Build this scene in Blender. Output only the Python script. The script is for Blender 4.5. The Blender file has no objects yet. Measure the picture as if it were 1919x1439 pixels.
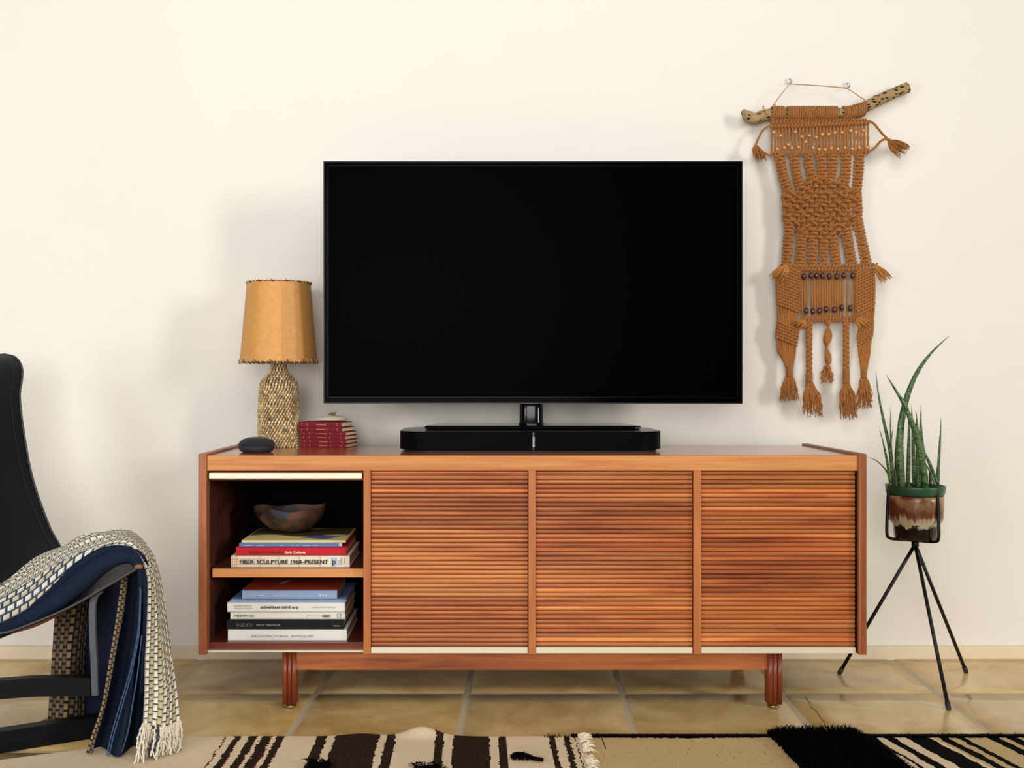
import bpy, bmesh, math, random
from mathutils import Vector, Matrix, noise
random.seed(7)
PI = math.pi
scene = bpy.context.scene
COL = scene.collection

# ------------------------------------------------------------ camera, world, lights
F = 1850.0; CX, CY = 889.0, 719.5; HC = 0.887; CAMD = 2.66
cam_data = bpy.data.cameras.new('camera'); cam = bpy.data.objects.new('camera', cam_data); COL.objects.link(cam)
cam.location = (0, -CAMD, HC); cam.rotation_euler = (PI/2, 0, 0)
cam_data.sensor_width = 36.0; cam_data.lens = 36.0*F/1919.0
cam_data.shift_x = (959.5-CX)/1919.0; cam_data.shift_y = 0.0
scene.camera = cam
world = bpy.data.worlds.new('world'); scene.world = world; world.use_nodes = True
world.node_tree.nodes['Background'].inputs[0].default_value = (1.0, 0.985, 0.965, 1)
world.node_tree.nodes['Background'].inputs[1].default_value = 0.17
vs = scene.view_settings
vs.view_transform = 'Standard'; vs.look = 'None'; vs.gamma = 1; vs.use_curve_mapping = False; vs.exposure = 0.0

def area(name, loc, target, sx, sy, watts, col):
    l = bpy.data.lights.new(name, 'AREA'); l.shape = 'RECTANGLE'; l.size = sx; l.size_y = sy; l.energy = watts; l.color = col
    o = bpy.data.objects.new(name, l); COL.objects.link(o); o.location = loc
    o.rotation_euler = (Vector(target)-Vector(loc)).to_track_quat('-Z', 'Y').to_euler()
    return o
area('window_light', (9.0, -6.3, 3.3), (-0.4, 0.4, 1.0), 1.5, 3.6, 500, (1.0, 0.975, 0.94))
area('far_window_light', (-2.9, -3.2, 1.2), (-0.4, 0.3, 0.6), 1.5, 1.8, 60, (0.90, 0.95, 1.0))
area('ceiling_bounce', (0.2, -2.6, 3.6), (-0.1, 0.54, 1.9), 2.4, 1.6, 46, (1.0, 0.985, 0.97))
area('front_fill', (-0.5, -5.6, 1.55), (-0.1, 0.5, 1.0), 3.0, 2.2, 135, (1.0, 0.985, 0.965))  # added fill from behind the camera, no window known there

# ------------------------------------------------------------ helpers
def W(px, py, D):
    """photo reading at depth D from the camera -> world point"""
    return Vector(((px-CX)*D/F, D-CAMD, HC-(py-CY)*D/F))
def lin(c):
    return tuple(((v/255.0)/12.92 if v/255.0 <= 0.04045 else ((v/255.0+0.055)/1.055)**2.4) for v in c)

class MB:
    def __init__(s): s.v = []; s.f = []; s.m = []; s.c = []; s.uv = []; s.sm = []
    def add(s, vs, fs, mi=0, col=None, uvs=None, smooth=False):
        b = len(s.v); s.v += [Vector(p) for p in vs]
        for k, f in enumerate(fs):
            s.f.append([b+i for i in f]); s.m.append(mi); s.c.append(col[k] if isinstance(col, list) else (col or (1, 1, 1)))
            s.uv.append([uvs[i] for i in f] if uvs else None); s.sm.append(smooth)
        return s
    def box(s, lo, hi, mi=0, col=None, bev=0.0):
        x0, y0, z0 = lo; x1, y1, z1 = hi
        bm = bmesh.new(); bmesh.ops.create_cube(bm, size=1)
        for v in bm.verts: v.co = Vector(((x0+x1)/2+v.co.x*(x1-x0), (y0+y1)/2+v.co.y*(y1-y0), (z0+z1)/2+v.co.z*(z1-z0)))
        if bev > 0:
            bev = min(bev, 0.45*min(abs(x1-x0), abs(y1-y0), abs(z1-z0)))
            bmesh.ops.bevel(bm, geom=bm.edges[:], offset=bev, segments=2, affect='EDGES', profile=0.6)
        return s.bm(bm, mi, col)
    def bm(s, bm, mi=0, col=None, mat=None, smooth=False):
        bm.verts.index_update()
        vs = [(mat @ v.co if mat else v.co.copy()) for v in bm.verts]
        fs = [[v.index for v in f.verts] for f in bm.faces]; bm.free()
        return s.add(vs, fs, mi, col, smooth=smooth)
    def grid(s, rows, mi=0, smooth=True, uv=None, col=None, flip=False):
        n = len(rows); m = len(rows[0]); vs = [p for r in rows for p in r]; fs = []
        for i in range(n-1):
            for j in range(m-1):
                q = [i*m+j, i*m+j+1, (i+1)*m+j+1, (i+1)*m+j]
                fs.append(q[::-1] if flip else q)
        uvs = None
        if uv == 'len':
            uvs = []
            # arc lengths in metres
            vv = [0.0]*m
            for i in range(n):
                if i: vv = [vv[j]+(Vector(rows[i][j])-Vector(rows[i-1][j])).length for j in range(m)]
                u = 0.0
                mv = sum(vv)/m
                for j in range(m):
                    if j: u += (Vector(rows[i][j])-Vector(rows[i][j-1])).length
                    uvs.append((u, mv))
        elif uv: uvs = [q for r in uv for q in r]
        return s.add(vs, fs, mi, col, uvs, smooth)
    def tube(s, pts, r, seg=8, mi=0, col=None, lobes=0, twist=0.0, amp=0.22, flat=1.0, phase=0.0, caps=True):
        pts = [Vector(p) for p in pts]; n = len(pts)
        rs = r if isinstance(r, (list, tuple)) else [r]*n
        tang = []
        for i in range(n):
            t = pts[min(i+1, n-1)]-pts[max(i-1, 0)]
            tang.append(t.normalized() if t.length > 1e-9 else Vector((0, 0, 1)))
        ref = Vector((0, 1, 0)) if abs(tang[0].y) < 0.9 else Vector((1, 0, 0))
        nrm = (ref-tang[0]*ref.dot(tang[0])).normalized()
        rows = []; L = 0
        for i in range(n):
            if i:
                nrm = (nrm-tang[i]*nrm.dot(tang[i])).normalized(); L += (pts[i]-pts[i-1]).length
            bi = tang[i].cross(nrm)
            row = []
            for k in range(seg):
                a = 2*PI*k/seg
                rr = rs[i]*(1+(amp*math.cos(lobes*a-twist*L+phase) if lobes else 0))
                row.append(pts[i]+nrm*math.cos(a)*rr*flat+bi*math.sin(a)*rr)
            rows.append(row)
        vs = [p for r_ in rows for p in r_]; fs = []
        for i in range(n-1):
            for k in range(seg):
                fs.append([i*seg+k, i*seg+(k+1) % seg, (i+1)*seg+(k+1) % seg, (i+1)*seg+k])
        if caps:
            fs.append(list(range(seg))[::-1]); fs.append([(n-1)*seg+k for k in range(seg)])
        return s.add(vs, fs, mi, col, smooth=True)
    def lathe(s, prof, c=(0, 0, 0), seg=48, mi=0, rad=None, uv=False, smooth=True, a0=0):
        c = Vector(c); vs = []; uvs = []
        n = len(prof); L = 0
        for i, (r, z) in enumerate(prof):
            if i: L += math.hypot(r-prof[i-1][0], z-prof[i-1][1])
            for k in range(seg+1):
                a = 2*PI*k/seg+a0
                rr = r*(rad(a, z) if rad else 1)
                vs.append(c+Vector((math.cos(a)*rr, math.sin(a)*rr, z))); uvs.append((k/seg, L))
        fs = []
        for i in range(n-1):
            for k in range(seg):
                b = i*(seg+1)+k
                fs.append([b, b+1, b+seg+2, b+seg+1])
        return s.add(vs, fs, mi, None, uvs, smooth)
    def blob(s, c, r, mi=0, u=8, v=6, rot=None):
        c = Vector(c); vs = []; fs = []
        for i in range(v+1):
            t = PI*i/v
            for k in range(u):
                a = 2*PI*k/u
                p = Vector((math.sin(t)*math.cos(a)*r[0], math.sin(t)*math.sin(a)*r[1], math.cos(t)*r[2]))
                vs.append(c+(rot @ p if rot else p))
        for i in range(v):
            for k in range(u):
                fs.append([i*u+k, (i+1)*u+k, (i+1)*u+(k+1) % u, i*u+(k+1) % u])
        return s.add(vs, fs, mi, smooth=True)
    def build(s, name, mats, parent=None, weld=False):
        me = bpy.data.meshes.new(name)
        off = parent.location if parent is not None else Vector((0, 0, 0))
        p = parent
        off = Vector((0, 0, 0))
        while p is not None: off += p.location; p = p.parent
        me.from_pydata([v-off for v in s.v], [], s.f); 
        if not isinstance(mats, (list, tuple)): mats = [mats]
        for m in mats: me.materials.append(m)
        ca = me.color_attributes.new('tint', 'FLOAT_COLOR', 'CORNER')
        uvl = me.uv_layers.new(name='UVMap') if any(u is not None for u in s.uv) else None
        cols = []; uvs = []
        for i, f in enumerate(s.f):
            for j in range(len(f)):
                cols += [s.c[i][0], s.c[i][1], s.c[i][2], 1.0]
                uvs += list(s.uv[i][j]) if s.uv[i] else [0, 0]
        me.polygons.foreach_set('material_index', s.m); me.polygons.foreach_set('use_smooth', s.sm)
        ca.data.foreach_set('color', cols)
        if uvl: uvl.data.foreach_set('uv', uvs)
        bm = bmesh.new(); bm.from_mesh(me)
        if weld: bmesh.ops.remove_doubles(bm, verts=bm.verts, dist=weld)
        bm.to_mesh(me); bm.free()
        me.update()
        o = bpy.data.objects.new(name, me); COL.objects.link(o)
        if parent is not None: o.parent = parent
        return o

def tag(o, label=None, cat=None, group=None, kind=None):
    if label: o['label'] = label
    if cat: o['category'] = cat
    if group: o['group'] = group
    if kind: o['kind'] = kind
    return o
def thing(name, loc, label, cat, group=None):
    o = bpy.data.objects.new(name, None); o.empty_display_size = 0.05; COL.objects.link(o); o.location = loc
    return tag(o, label, cat, group)
def catmull(P, n=8):
    P = [Vector(p) for p in P]; out = []
    for i in range(len(P)-1):
        a, b, c, d = P[max(i-1, 0)], P[i], P[i+1], P[min(i+2, len(P)-1)]
        for k in range(n):
            t = k/n
            out.append(0.5*((2*b)+(-a+c)*t+(2*a-5*b+4*c-d)*t*t+(-a+3*b-3*c+d)*t**3))
    out.append(P[-1]); return out
def resamp(P, m):
    L = [0]
    for i in range(1, len(P)): L.append(L[-1]+(P[i]-P[i-1]).length)
    out = []; j = 0
    for k in range(m):
        t = L[-1]*k/(m-1)
        while j < len(P)-2 and L[j+1] < t: j += 1
        s_ = (t-L[j])/max(L[j+1]-L[j], 1e-9); out.append(P[j].lerp(P[j+1], min(max(s_, 0), 1)))
    return out
def text(body, p, size, mat, parent, name='lettering', font_scale=1.0, bold=0.0, vertical=False, width=None, ital=0.0, flip=False, ext=0.0002):
    cu = bpy.data.curves.new('t', 'FONT'); cu.body = body; cu.size = size; cu.extrude = ext; cu.offset = bold*.4; cu.shear = ital; cu.resolution_u = 3
    cu.align_x = 'LEFT'; cu.align_y = 'BOTTOM_BASELINE'
    to = bpy.data.objects.new('t', cu); COL.objects.link(to)
    bpy.context.view_layer.update()
    me = bpy.data.meshes.new_from_object(to.evaluated_get(bpy.context.evaluated_depsgraph_get()))
    bpy.data.objects.remove(to); bpy.data.curves.remove(cu)
    xs = [v.co.x for v in me.vertices]; w = max(xs)-min(xs); sc = (width/w) if width else font_scale
    off = Vector((0, 0, 0)); q = parent
    while q is not None: off += q.location; q = q.parent
    x0 = min(xs)
    for v in me.vertices:
        x, y, z = (v.co.x-x0)*sc, v.co.y, v.co.z
        if vertical: c = Vector((-y if not flip else y, -z, x if not flip else -x))
        else: c = Vector((x, -z, y))
        v.co = Vector(p)+c-off
    me.name = name; me.materials.clear(); me.materials.append(mat)
    o = bpy.data.objects.new(name, me); COL.objects.link(o); o.parent = parent
    return o

# ------------------------------------------------------------ materials
class NT:
    def __init__(s, name):
        s.m = bpy.data.materials.new(name); s.m.use_nodes = True; s.t = s.m.node_tree; s.b = s.t.nodes['Principled BSDF']
    def n(s, ty, **kw):
        nd = s.t.nodes.new(ty)
        for k, v in kw.items(): setattr(nd, k, v)
        return nd
    def l(s, a, b): s.t.links.new(a, b)
    def math(s, op, a, b=None, c=None):
        nd = s.n('ShaderNodeMath', operation=op)
        for i, x in enumerate((a, b, c)):
            if x is None: continue
            if hasattr(x, 'is_output'): s.l(x, nd.inputs[i])
            else: nd.inputs[i].default_value = x
        return nd.outputs[0]
    def mix(s, f, a, b, mode='MIX'):
        nd = s.n('ShaderNodeMix', data_type='RGBA', blend_type=mode)
        for i, x in ((0, f), (6, a), (7, b)):
            if hasattr(x, 'is_output'): s.l(x, nd.inputs[i])
            elif i == 0: nd.inputs[i].default_value = x
            else: nd.inputs[i].default_value = (*x[:3], 1)
        return nd.outputs[2]
    def noise(s, scale, vec=None, detail=4, rough=0.5, dist=0.0):
        nd = s.n('ShaderNodeTexNoise'); nd.inputs['Scale'].default_value = scale; nd.inputs['Detail'].default_value = detail
        nd.inputs['Roughness'].default_value = rough; nd.inputs['Distortion'].default_value = dist
        if vec is not None: s.l(vec, nd.inputs['Vector'])
        return nd.outputs[0]
    def ramp(s, f, stops, interp='LINEAR'):
        nd = s.n('ShaderNodeValToRGB'); cr = nd.color_ramp; cr.interpolation = interp
        while len(cr.elements) < len(stops): cr.elements.new(0.5)
        for e, (p, c) in zip(cr.elements, stops): e.position = p; e.color = (*c[:3], 1)
        s.l(f, nd.inputs[0]); return nd.outputs[0]
    def obj(s, scale=(1, 1, 1)):
        tc = s.n('ShaderNodeTexCoord'); mp = s.n('ShaderNodeMapping'); mp.inputs['Scale'].default_value = scale
        s.l(tc.outputs['Object'], mp.inputs['Vector']); return mp.outputs[0]
    def bump(s, h, st=0.3, d=0.002):
        nd = s.n('ShaderNodeBump'); nd.inputs['Strength'].default_value = st; nd.inputs['Distance'].default_value = d
        s.l(h, nd.inputs['Height']); s.l(nd.outputs[0], s.b.inputs['Normal'])
    def set(s, col=None, rough=0.5, metal=0.0, spec=0.5, coat=0.0, sheen=0.0):
        if col is not None:
            if hasattr(col, 'is_output'): s.l(col, s.b.inputs['Base Color'])
            else: s.b.inputs['Base Color'].default_value = (*col[:3], 1)
        if hasattr(rough, 'is_output'): s.l(rough, s.b.inputs['Roughness'])
        else: s.b.inputs['Roughness'].default_value = rough
        s.b.inputs['Metallic'].default_value = metal; s.b.inputs['Specular IOR Level'].default_value = spec
        s.b.inputs['Coat Weight'].default_value = coat; s.b.inputs['Coat Roughness'].default_value = 0.15
        s.b.inputs['Sheen Weight'].default_value = sheen
        return s.m

def plain(name, rgb, rough=0.5, metal=0.0, spec=0.5, coat=0.0, var=0.08, scale=30, bump=0.1, bd=0.0005):
    t = NT(name); c = lin(rgb); nz = t.noise(scale, t.obj())
    col = t.mix(nz, [x*(1-var) for x in c], [min(1, x*(1+var)) for x in c])
    if bump: t.bump(nz, bump, bd)
    return t.set(col, rough, metal, spec, coat)
def wood(name, light, mid, dark, axis='x', rough=0.35, coat=0.15, tint=False, sc=1.0):
    t = NT(name)
    s3 = {'x': (1.2, 26, 26), 'z': (26, 26, 1.2), 'y': (26, 1.2, 26)}[axis]
    s3 = tuple(a*sc for a in s3)
    v = t.obj(s3)
    big = t.noise(1.0, t.obj({'x': (.8, 5, 5), 'z': (5, 5, .8), 'y': (5, .8, 5)}[axis]), 3, 0.5, 0.6)
    g = t.noise(1.6, v, 6, 0.65, 0.8); fine = t.noise(9.0, v, 3, 0.6)
    f = t.math('ADD', t.math('MULTIPLY', g, 0.55), t.math('MULTIPLY', big, 0.45))
    col = t.ramp(f, [(0.38, lin(dark)), (0.49, lin(mid)), (0.60, lin(light))])
    col = t.mix(t.math('MULTIPLY', fine, 0.25), col, lin(dark))
    if tint:
        a = t.n('ShaderNodeAttribute'); a.attribute_name = 'tint'
        col = t.mix(1.0, col, a.outputs['Color'], 'MULTIPLY')
    t.bump(fine, 0.08, 0.0006)
    return t.set(col, rough, 0, 0.45, coat)

M = {}
# plaster wall
t = NT('wall_plaster'); v = t.obj(); n1 = t.noise(1.3, v, 4, 0.6); n2 = t.noise(9, v, 5, 0.6)
col = t.mix(n1, lin((230, 224, 212)), lin((237, 232, 221)))
t.bump(n2, 0.25, 0.004); M['wall'] = t.set(col, 0.85, 0, 0.2)
M['base'] = plain('baseboard_paint', (228, 210, 178), 0.6, bump=0.1, scale=8)
# tiles (colour of each tile from its own tint)
t = NT('glazed_tile'); a = t.n('ShaderNodeAttribute'); a.attribute_name = 'tint'; v = t.obj((1, 1, 1))
n1 = t.noise(4.0, v, 5, 0.6, 1.2); n2 = t.noise(22, v, 4, 0.6)
col = t.ramp(n1, [(0.3, lin((170, 134, 76))), (0.5, lin((200, 168, 108))), (0.7, lin((220, 192, 138)))])
col = t.mix(t.math('MULTIPLY', n2, 0.25), col, lin((205, 186, 150)))
col = t.mix(1.0, col, a.outputs['Color'], 'MULTIPLY')
t.bump(t.noise(7, v, 3, 0.5), 0.35, 0.006)
M['tile'] = t.set(col, t.math('MULTIPLY_ADD', n2, 0.2, 0.12), 0, 0.5, 0.25)
M['grout'] = plain('grout', (190, 172, 142), 0.7, var=0.15, scale=18)
M['wavy_line'] = plain('tile_line', (140, 106, 60), 0.7)
# woods
M['wood_rail'] = wood('teak_light', (214, 146, 82), (196, 122, 62), (162, 90, 42), 'x', 0.5, 0.0)
M['wood_top'] = wood('teak_top', (186, 106, 60), (164, 82, 42), (128, 56, 26), 'x', 0.22, 0.5)
M['wood_v'] = wood('teak_upright', (196, 120, 62), (176, 100, 48), (138, 70, 32), 'z', 0.5, 0.0)
M['wood_side'] = wood('teak_side', (172, 102, 56), (144, 76, 40), (100, 46, 24), 'z', .42, .08)
M['wood_slat'] = wood('teak_slat', (208, 132, 74), (180, 98, 52), (128, 62, 34), 'x', 0.36, 0.12, tint=True)
M['wood_leg'] = wood('teak_leg', (146, 66, 32), (120, 50, 24), (84, 32, 16), 'z')
M['wood_base'] = wood('teak_base', (186, 112, 56), (162, 88, 42), (114, 54, 26), 'x', .45, .05)
M['wood_in_shaded'] = wood('teak_interior_shaded', (92, 38, 20), (72, 28, 14), (46, 18, 10), 'x', 0.6, 0)  # teak darkened: shade inside the bay put into its colour
M['dark_in'] = plain('dark_recess_shade', (14, 9, 8), 0.9, spec=0.05)  # near-black: shade deep in the bays put into colour; also the door guide
t = NT('brushed_aluminium'); n = t.noise(6, t.obj((1, 60, 60)), 4)
M['alu'] = t.set(t.mix(n, lin((214, 204, 174)), lin((240, 232, 206))), 0.45, 0.3, 0.5)
M['brass'] = plain('brass_glide', (170, 140, 95), 0.25, 0.9)
M['tvblack'] = plain('tv_gloss_black', (2, 2, 3), 0.15, spec=0.015, bump=0, coat=0.0)
M['tvscreen'] = plain('tv_screen', (1, 1, 1), 0.35, spec=0.01, bump=0)
M['tvedge'] = plain('tv_edge_metal', (18, 18, 20), 0.3, 0.3, bump=0)
M['tvgloss'] = plain('tv_stand_gloss', (4, 4, 5), 0.1, spec=0.35, bump=0, coat=0.0)
M['bar'] = plain('soundbar_cloth', (2, 3, 6), 0.5, spec=0.04, scale=900, bump=0.1)
M['bartop'] = plain('soundbar_top', (30, 27, 24), 0.22, spec=0.5, bump=0)
M['white'] = plain('white_print', (235, 235, 232), 0.6)
t = NT('charcoal_fabric'); vn = t.n('ShaderNodeTexVoronoi'); vn.inputs['Scale'].default_value = 700
t.bump(vn.outputs[0], 0.3, 0.0006); M['charcoal'] = t.set(lin((36, 37, 42)), 0.9, 0, 0.2, sheen=0.08)
M['rubber'] = plain('dark_rubber', (30, 30, 33), 0.7)
# lampshade parchment
t = NT('parchment_shade'); v = t.obj(); n = t.noise(60, v, 5, 0.7); n2 = t.noise(5, v)
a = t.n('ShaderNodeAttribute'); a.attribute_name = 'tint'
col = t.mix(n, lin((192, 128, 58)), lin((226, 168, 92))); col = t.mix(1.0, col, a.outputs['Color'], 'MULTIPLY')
t.bump(n, 0.1, 0.0006); M['shade'] = t.set(col, 0.5, 0, 0.4)
M['lace'] = plain('shade_lacing', (214, 178, 122), 0.7)
M['lace_dark'] = plain('shade_lacing_dark', (92, 62, 34), 0.7)
M['wk_dark'] = plain('wicker_core', (66, 46, 28), 0.8)
t = NT('wicker'); a = t.n('ShaderNodeAttribute'); a.attribute_name = 'tint'
M['wicker'] = t.set(t.mix(1.0, lin((216, 196, 158)), a.outputs['Color'], 'MULTIPLY'), 0.55, 0, 0.4)
M['redcloth'] = plain('red_book_cloth', (116, 26, 36), 0.75, spec=.2, var=0.3, scale=90)
M['gold'] = plain('faded_gilt', (186, 120, 84), 0.5)
t = NT('page_block'); n = t.noise(3, t.obj((2, 2, 500)), 3)
M['pages'] = t.set(t.mix(n, lin((196, 168, 126)), lin((232, 214, 178))), 0.8)
t = NT('white_page_block'); n = t.noise(3, t.obj((2, 2, 500)), 3)
M['pagesw'] = t.set(t.mix(n, lin((160, 152, 140)), lin((214, 206, 192))), 0.8)
M['stone'] = plain('pale_stone', (214, 198, 172), 0.8, var=0.12, scale=60, bump=0.4, bd=0.002)
M['twig'] = plain('grey_dried_piece', (120, 104, 84), 0.8, var=0.4, scale=200)
t = NT('mottled_pottery'); v = t.obj(); n1 = t.noise(18, v, 5, 0.6, 0.5); n2 = t.noise(11, v, 2)
col = t.ramp(n1, [(0.32, lin((30, 24, 18))), (0.46, lin((62, 48, 34))), (0.56, lin((98, 56, 38))), (0.7, lin((78, 72, 50)))])
col = t.mix(t.ramp(n2, [(0.62, (0, 0, 0)), (0.70, (1, 1, 1))]), col, lin((36, 50, 70)))
t.bump(n1, 0.3, 0.002); M['pottery'] = t.set(col, 0.6)
# macrame
t = NT('rust_cord'); v = t.obj(); n = t.noise(160, v, 3, 0.7); n2 = t.noise(6, v)
col = t.mix(n, lin((108, 62, 20)), lin((194, 126, 58))); t.bump(n, 0.5, 0.0012)
M['cord'] = t.set(col, 0.75, 0, 0.25, sheen=0.15)
M['cord_light'] = plain('golden_cord', (184, 122, 56), 0.8, var=0.3, scale=200)
t = NT('cactus_wood'); v = t.obj((16, 34, 34)); vn = t.n('ShaderNodeTexVoronoi'); vn.inputs['Scale'].default_value = 3.0; t.l(v, vn.inputs['Vector'])
n = t.noise(60, t.obj((1, 3, 3)), 4)
col = t.mix(n, lin((128, 98, 58)), lin((190, 160, 110)))
col = t.mix(t.ramp(vn.outputs[0], [(0.30, (1, 1, 1)), (0.38, (0, 0, 0))]), col, lin((24, 16, 9)))
t.bump(vn.outputs[0], 0.8, 0.004); M['cholla'] = t.set(col, 0.8)
M['bead'] = plain('light_wood_bead', (226, 158, 90), 0.45)
M['beadd'] = plain('dark_wood_bead', (62, 24, 16), 0.25, coat=0.5)
M['plastic'] = plain('white_plastic_hook', (226, 226, 228), 0.3)
M['steel'] = plain('hook_pin', (150, 150, 156), 0.3, 0.8)
# plant
t = NT('banded_leaf'); tc = t.n('ShaderNodeUVMap'); tc.uv_map = 'UVMap'; v = t.obj((1, 1, 3)); n = t.noise(75, v, 3, 0.6, 0.6)
col = t.ramp(n, [(0.36, lin((30, 48, 28))), (0.5, lin((62, 92, 44))), (0.66, lin((108, 136, 80)))])
M['leaf'] = t.set(col, 0.4, 0, 0.4, 0.1)
M['leafdark'] = plain('dry_leaf', (44, 44, 30), 0.6)
M['nursery'] = plain('green_plastic_pot', (30, 74, 44), 0.4, bump=0)
M['soil'] = plain('soil', (38, 28, 22), 0.95, var=0.5, scale=200, bump=0.6, bd=0.004)
M['iron'] = plain('black_iron', (9, 8, 8), 0.4, 0.0, spec=.3, scale=80)
t = NT('drip_glaze'); tc = t.n('ShaderNodeTexCoord'); sp = t.n('ShaderNodeSeparateXYZ'); t.l(tc.outputs['Object'], sp.inputs[0])
ang = t.math('ARCTAN2', sp.outputs['Y'], sp.outputs['X'])
nv = t.noise(2.0, t.obj((30, 30, 4)), 5, 0.75, 0.3); nb = t.noise(14, t.obj(), 4, 0.6)
h = t.math('ADD', sp.outputs['Z'], t.math('MULTIPLY', t.math('SUBTRACT', nv, 0.5), 0.085))
cz = t.ramp(t.math('DIVIDE', h, 0.125), [(0.0, lin((14, 10, 8))), (0.30, lin((20, 14, 10))), (0.35, lin((190, 178, 148))), (0.47, lin((170, 150, 118))), (0.56, lin((106, 58, 34))), (0.66, lin((84, 46, 28))), (0.8, lin((128, 92, 60))), (0.95, lin((150, 118, 84)))])
cz = t.mix(t.math('MULTIPLY', t.ramp(nb, [(0.46, (0, 0, 0)), (0.6, (1, 1, 1))]), t.math('GREATER_THAN', sp.outputs['Z'], 0.07)), cz, lin((96, 48, 28)))
drip = t.math('GREATER_THAN', t.math('ADD', t.math('MULTIPLY', t.math('ABSOLUTE', t.math('SINE', t.math('MULTIPLY', ang, 5.0))), 0.012), 0.024), sp.outputs['Z'])
cz = t.mix(drip, cz, lin((20, 14, 12)))
M['glaze'] = t.set(cz, 0.25, 0, 0.35, 0.15)
# leather / chair
t = NT('black_leather'); n = t.noise(140, t.obj(), 4, 0.6); t.bump(n, 0.12, 0.0008); nn = t.noise(3, t.obj(), 3)
M['leather'] = t.set(t.mix(nn, lin((12, 13, 15)), lin((24, 25, 28))), 0.46, 0, 0.14)
M['tan'] = plain('tan_leather', (158, 84, 44), 0.6, var=0.2, scale=14)
M['stitch'] = plain('stitching', (62, 60, 60), 0.7)
M['frame'] = plain('black_frame', (6, 6, 7), 0.5, spec=0.15)
M['framegrey'] = plain('grey_steel_bar', (78, 82, 92), 0.38, 0.4)
# blanket
def weave(name, c1, c2, gap, cw, ch, gapw=0.22, edge=0.1):
    t = NT(name); uvn = t.n('ShaderNodeUVMap'); uvn.uv_map = 'UVMap'; sp = t.n('ShaderNodeSeparateXYZ'); t.l(uvn.outputs[0], sp.inputs[0])
    u = t.math('DIVIDE', sp.outputs[0], cw); v_ = t.math('DIVIDE', sp.outputs[1], ch)
    c = t.math('FLOOR', u); par = t.math('MODULO', c, 2.0)
    fu = t.math('FRACT', u); fv = t.math('FRACT', t.math('ADD', v_, t.math('MULTIPLY', par, 0.5)))
    du = t.math('ABSOLUTE', t.math('SUBTRACT', fu, 0.5)); dv = t.math('ABSOLUTE', t.math('SUBTRACT', fv, 0.5))
    inside = t.math('MULTIPLY', t.math('LESS_THAN', dv, 0.5-gapw/2), t.math('LESS_THAN', du, 0.5-edge/2))
    par2 = t.math('LESS_THAN', t.math('MODULO', c, 2.0), 0.5)
    nz = t.noise(260, t.obj(), 2)
    col = t.mix(par2, lin(c2), lin(c1)); col = t.mix(t.math('MULTIPLY', nz, 0.35), col, [x*0.6 for x in lin(c2)])
    col = t.mix(inside, lin(gap), col)
    h = t.math('SUBTRACT', 1.0, t.math('MAXIMUM', t.math('MULTIPLY', t.math('MULTIPLY', du, du), 3.2), t.math('MULTIPLY', t.math('MULTIPLY', dv, dv), 3.2)))
    t.bump(h, 0.9, 0.006)
    return t.set(col, 0.9, 0, 0.1, sheen=0.15)
M['weave'] = weave('woven_cream', (244, 238, 222), (196, 184, 146), (44, 46, 58), 0.0118, 0.019, 0.17, 0.05)
M['weave2'] = weave('woven_olive_navy', (206, 192, 150), (232, 224, 206), (40, 56, 84), 0.02, 0.026, 0.28, 0.28)
M['weave3'] = weave('woven_brown_shaded', (150, 122, 88), (118, 94, 66), (22, 20, 22), 0.015, 0.022, 0.3, 0.22)  # darker copy of the weave: shade on the rear drop put into colour
t = NT('navy_wool'); n = t.noise(220, t.obj(), 4, 0.7); t.bump(n, 0.8, 0.003)
M['navy'] = t.set(t.mix(n, lin((8, 10, 16)), lin((42, 52, 72))), 1.0, 0, 0.02)
M['navyseam'] = plain('blue_piping', (56, 76, 112), 0.85)
M['fringe'] = plain('cream_fringe', (214, 204, 182), 0.9, var=0.25, scale=90)
M['fringedark'] = plain('dark_fringe', (40, 40, 52), 0.9)
# rug
t = NT('rug_wool'); a = t.n('ShaderNodeAttribute'); a.attribute_name = 'tint'; n = t.noise(3, t.obj((120, 40, 120)), 4, 0.7)
col = t.mix(1.0, a.outputs['Color'], t.mix(n, (.72, .72, .72), (1.15, 1.15, 1.15)), 'MULTIPLY'); t.bump(n, 0.6, 0.003)
M['rug'] = t.set(col, 0.95, 0, 0.05)
M['shag'] = plain('black_shag', (6, 5, 5), 0.95, spec=0.05)

def bookmat(name, rgb, rough=0.6): return plain(name, rgb, rough, spec=.2, var=0.04, scale=12)

# ------------------------------------------------------------ setting
DW = 3.20; YW = DW-CAMD
mb = MB()
rows = []
for i in range(31):
    z = 2.9*i/30
    rows.append([Vector((-3.6+7.6*j/60, YW+0.0015*noise.noise(Vector((j*.35, i*.35, 3))), z)) for j in range(61)])
mb.grid(rows, smooth=True)
mb.box((-3.6, YW+0.003, 0), (4.0, YW+0.12, 2.9))
o = mb.build('wall_back', M['wall']); tag(o, kind='structure')
mb = MB(); zb = HC-(1209-CY)*DW/F
mb.box((-3.6, YW-0.014, -0.006), (4.0, YW-0.002, zb), bev=0.003)
tag(mb.build('baseboard_back', M['base']), kind='structure')

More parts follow.
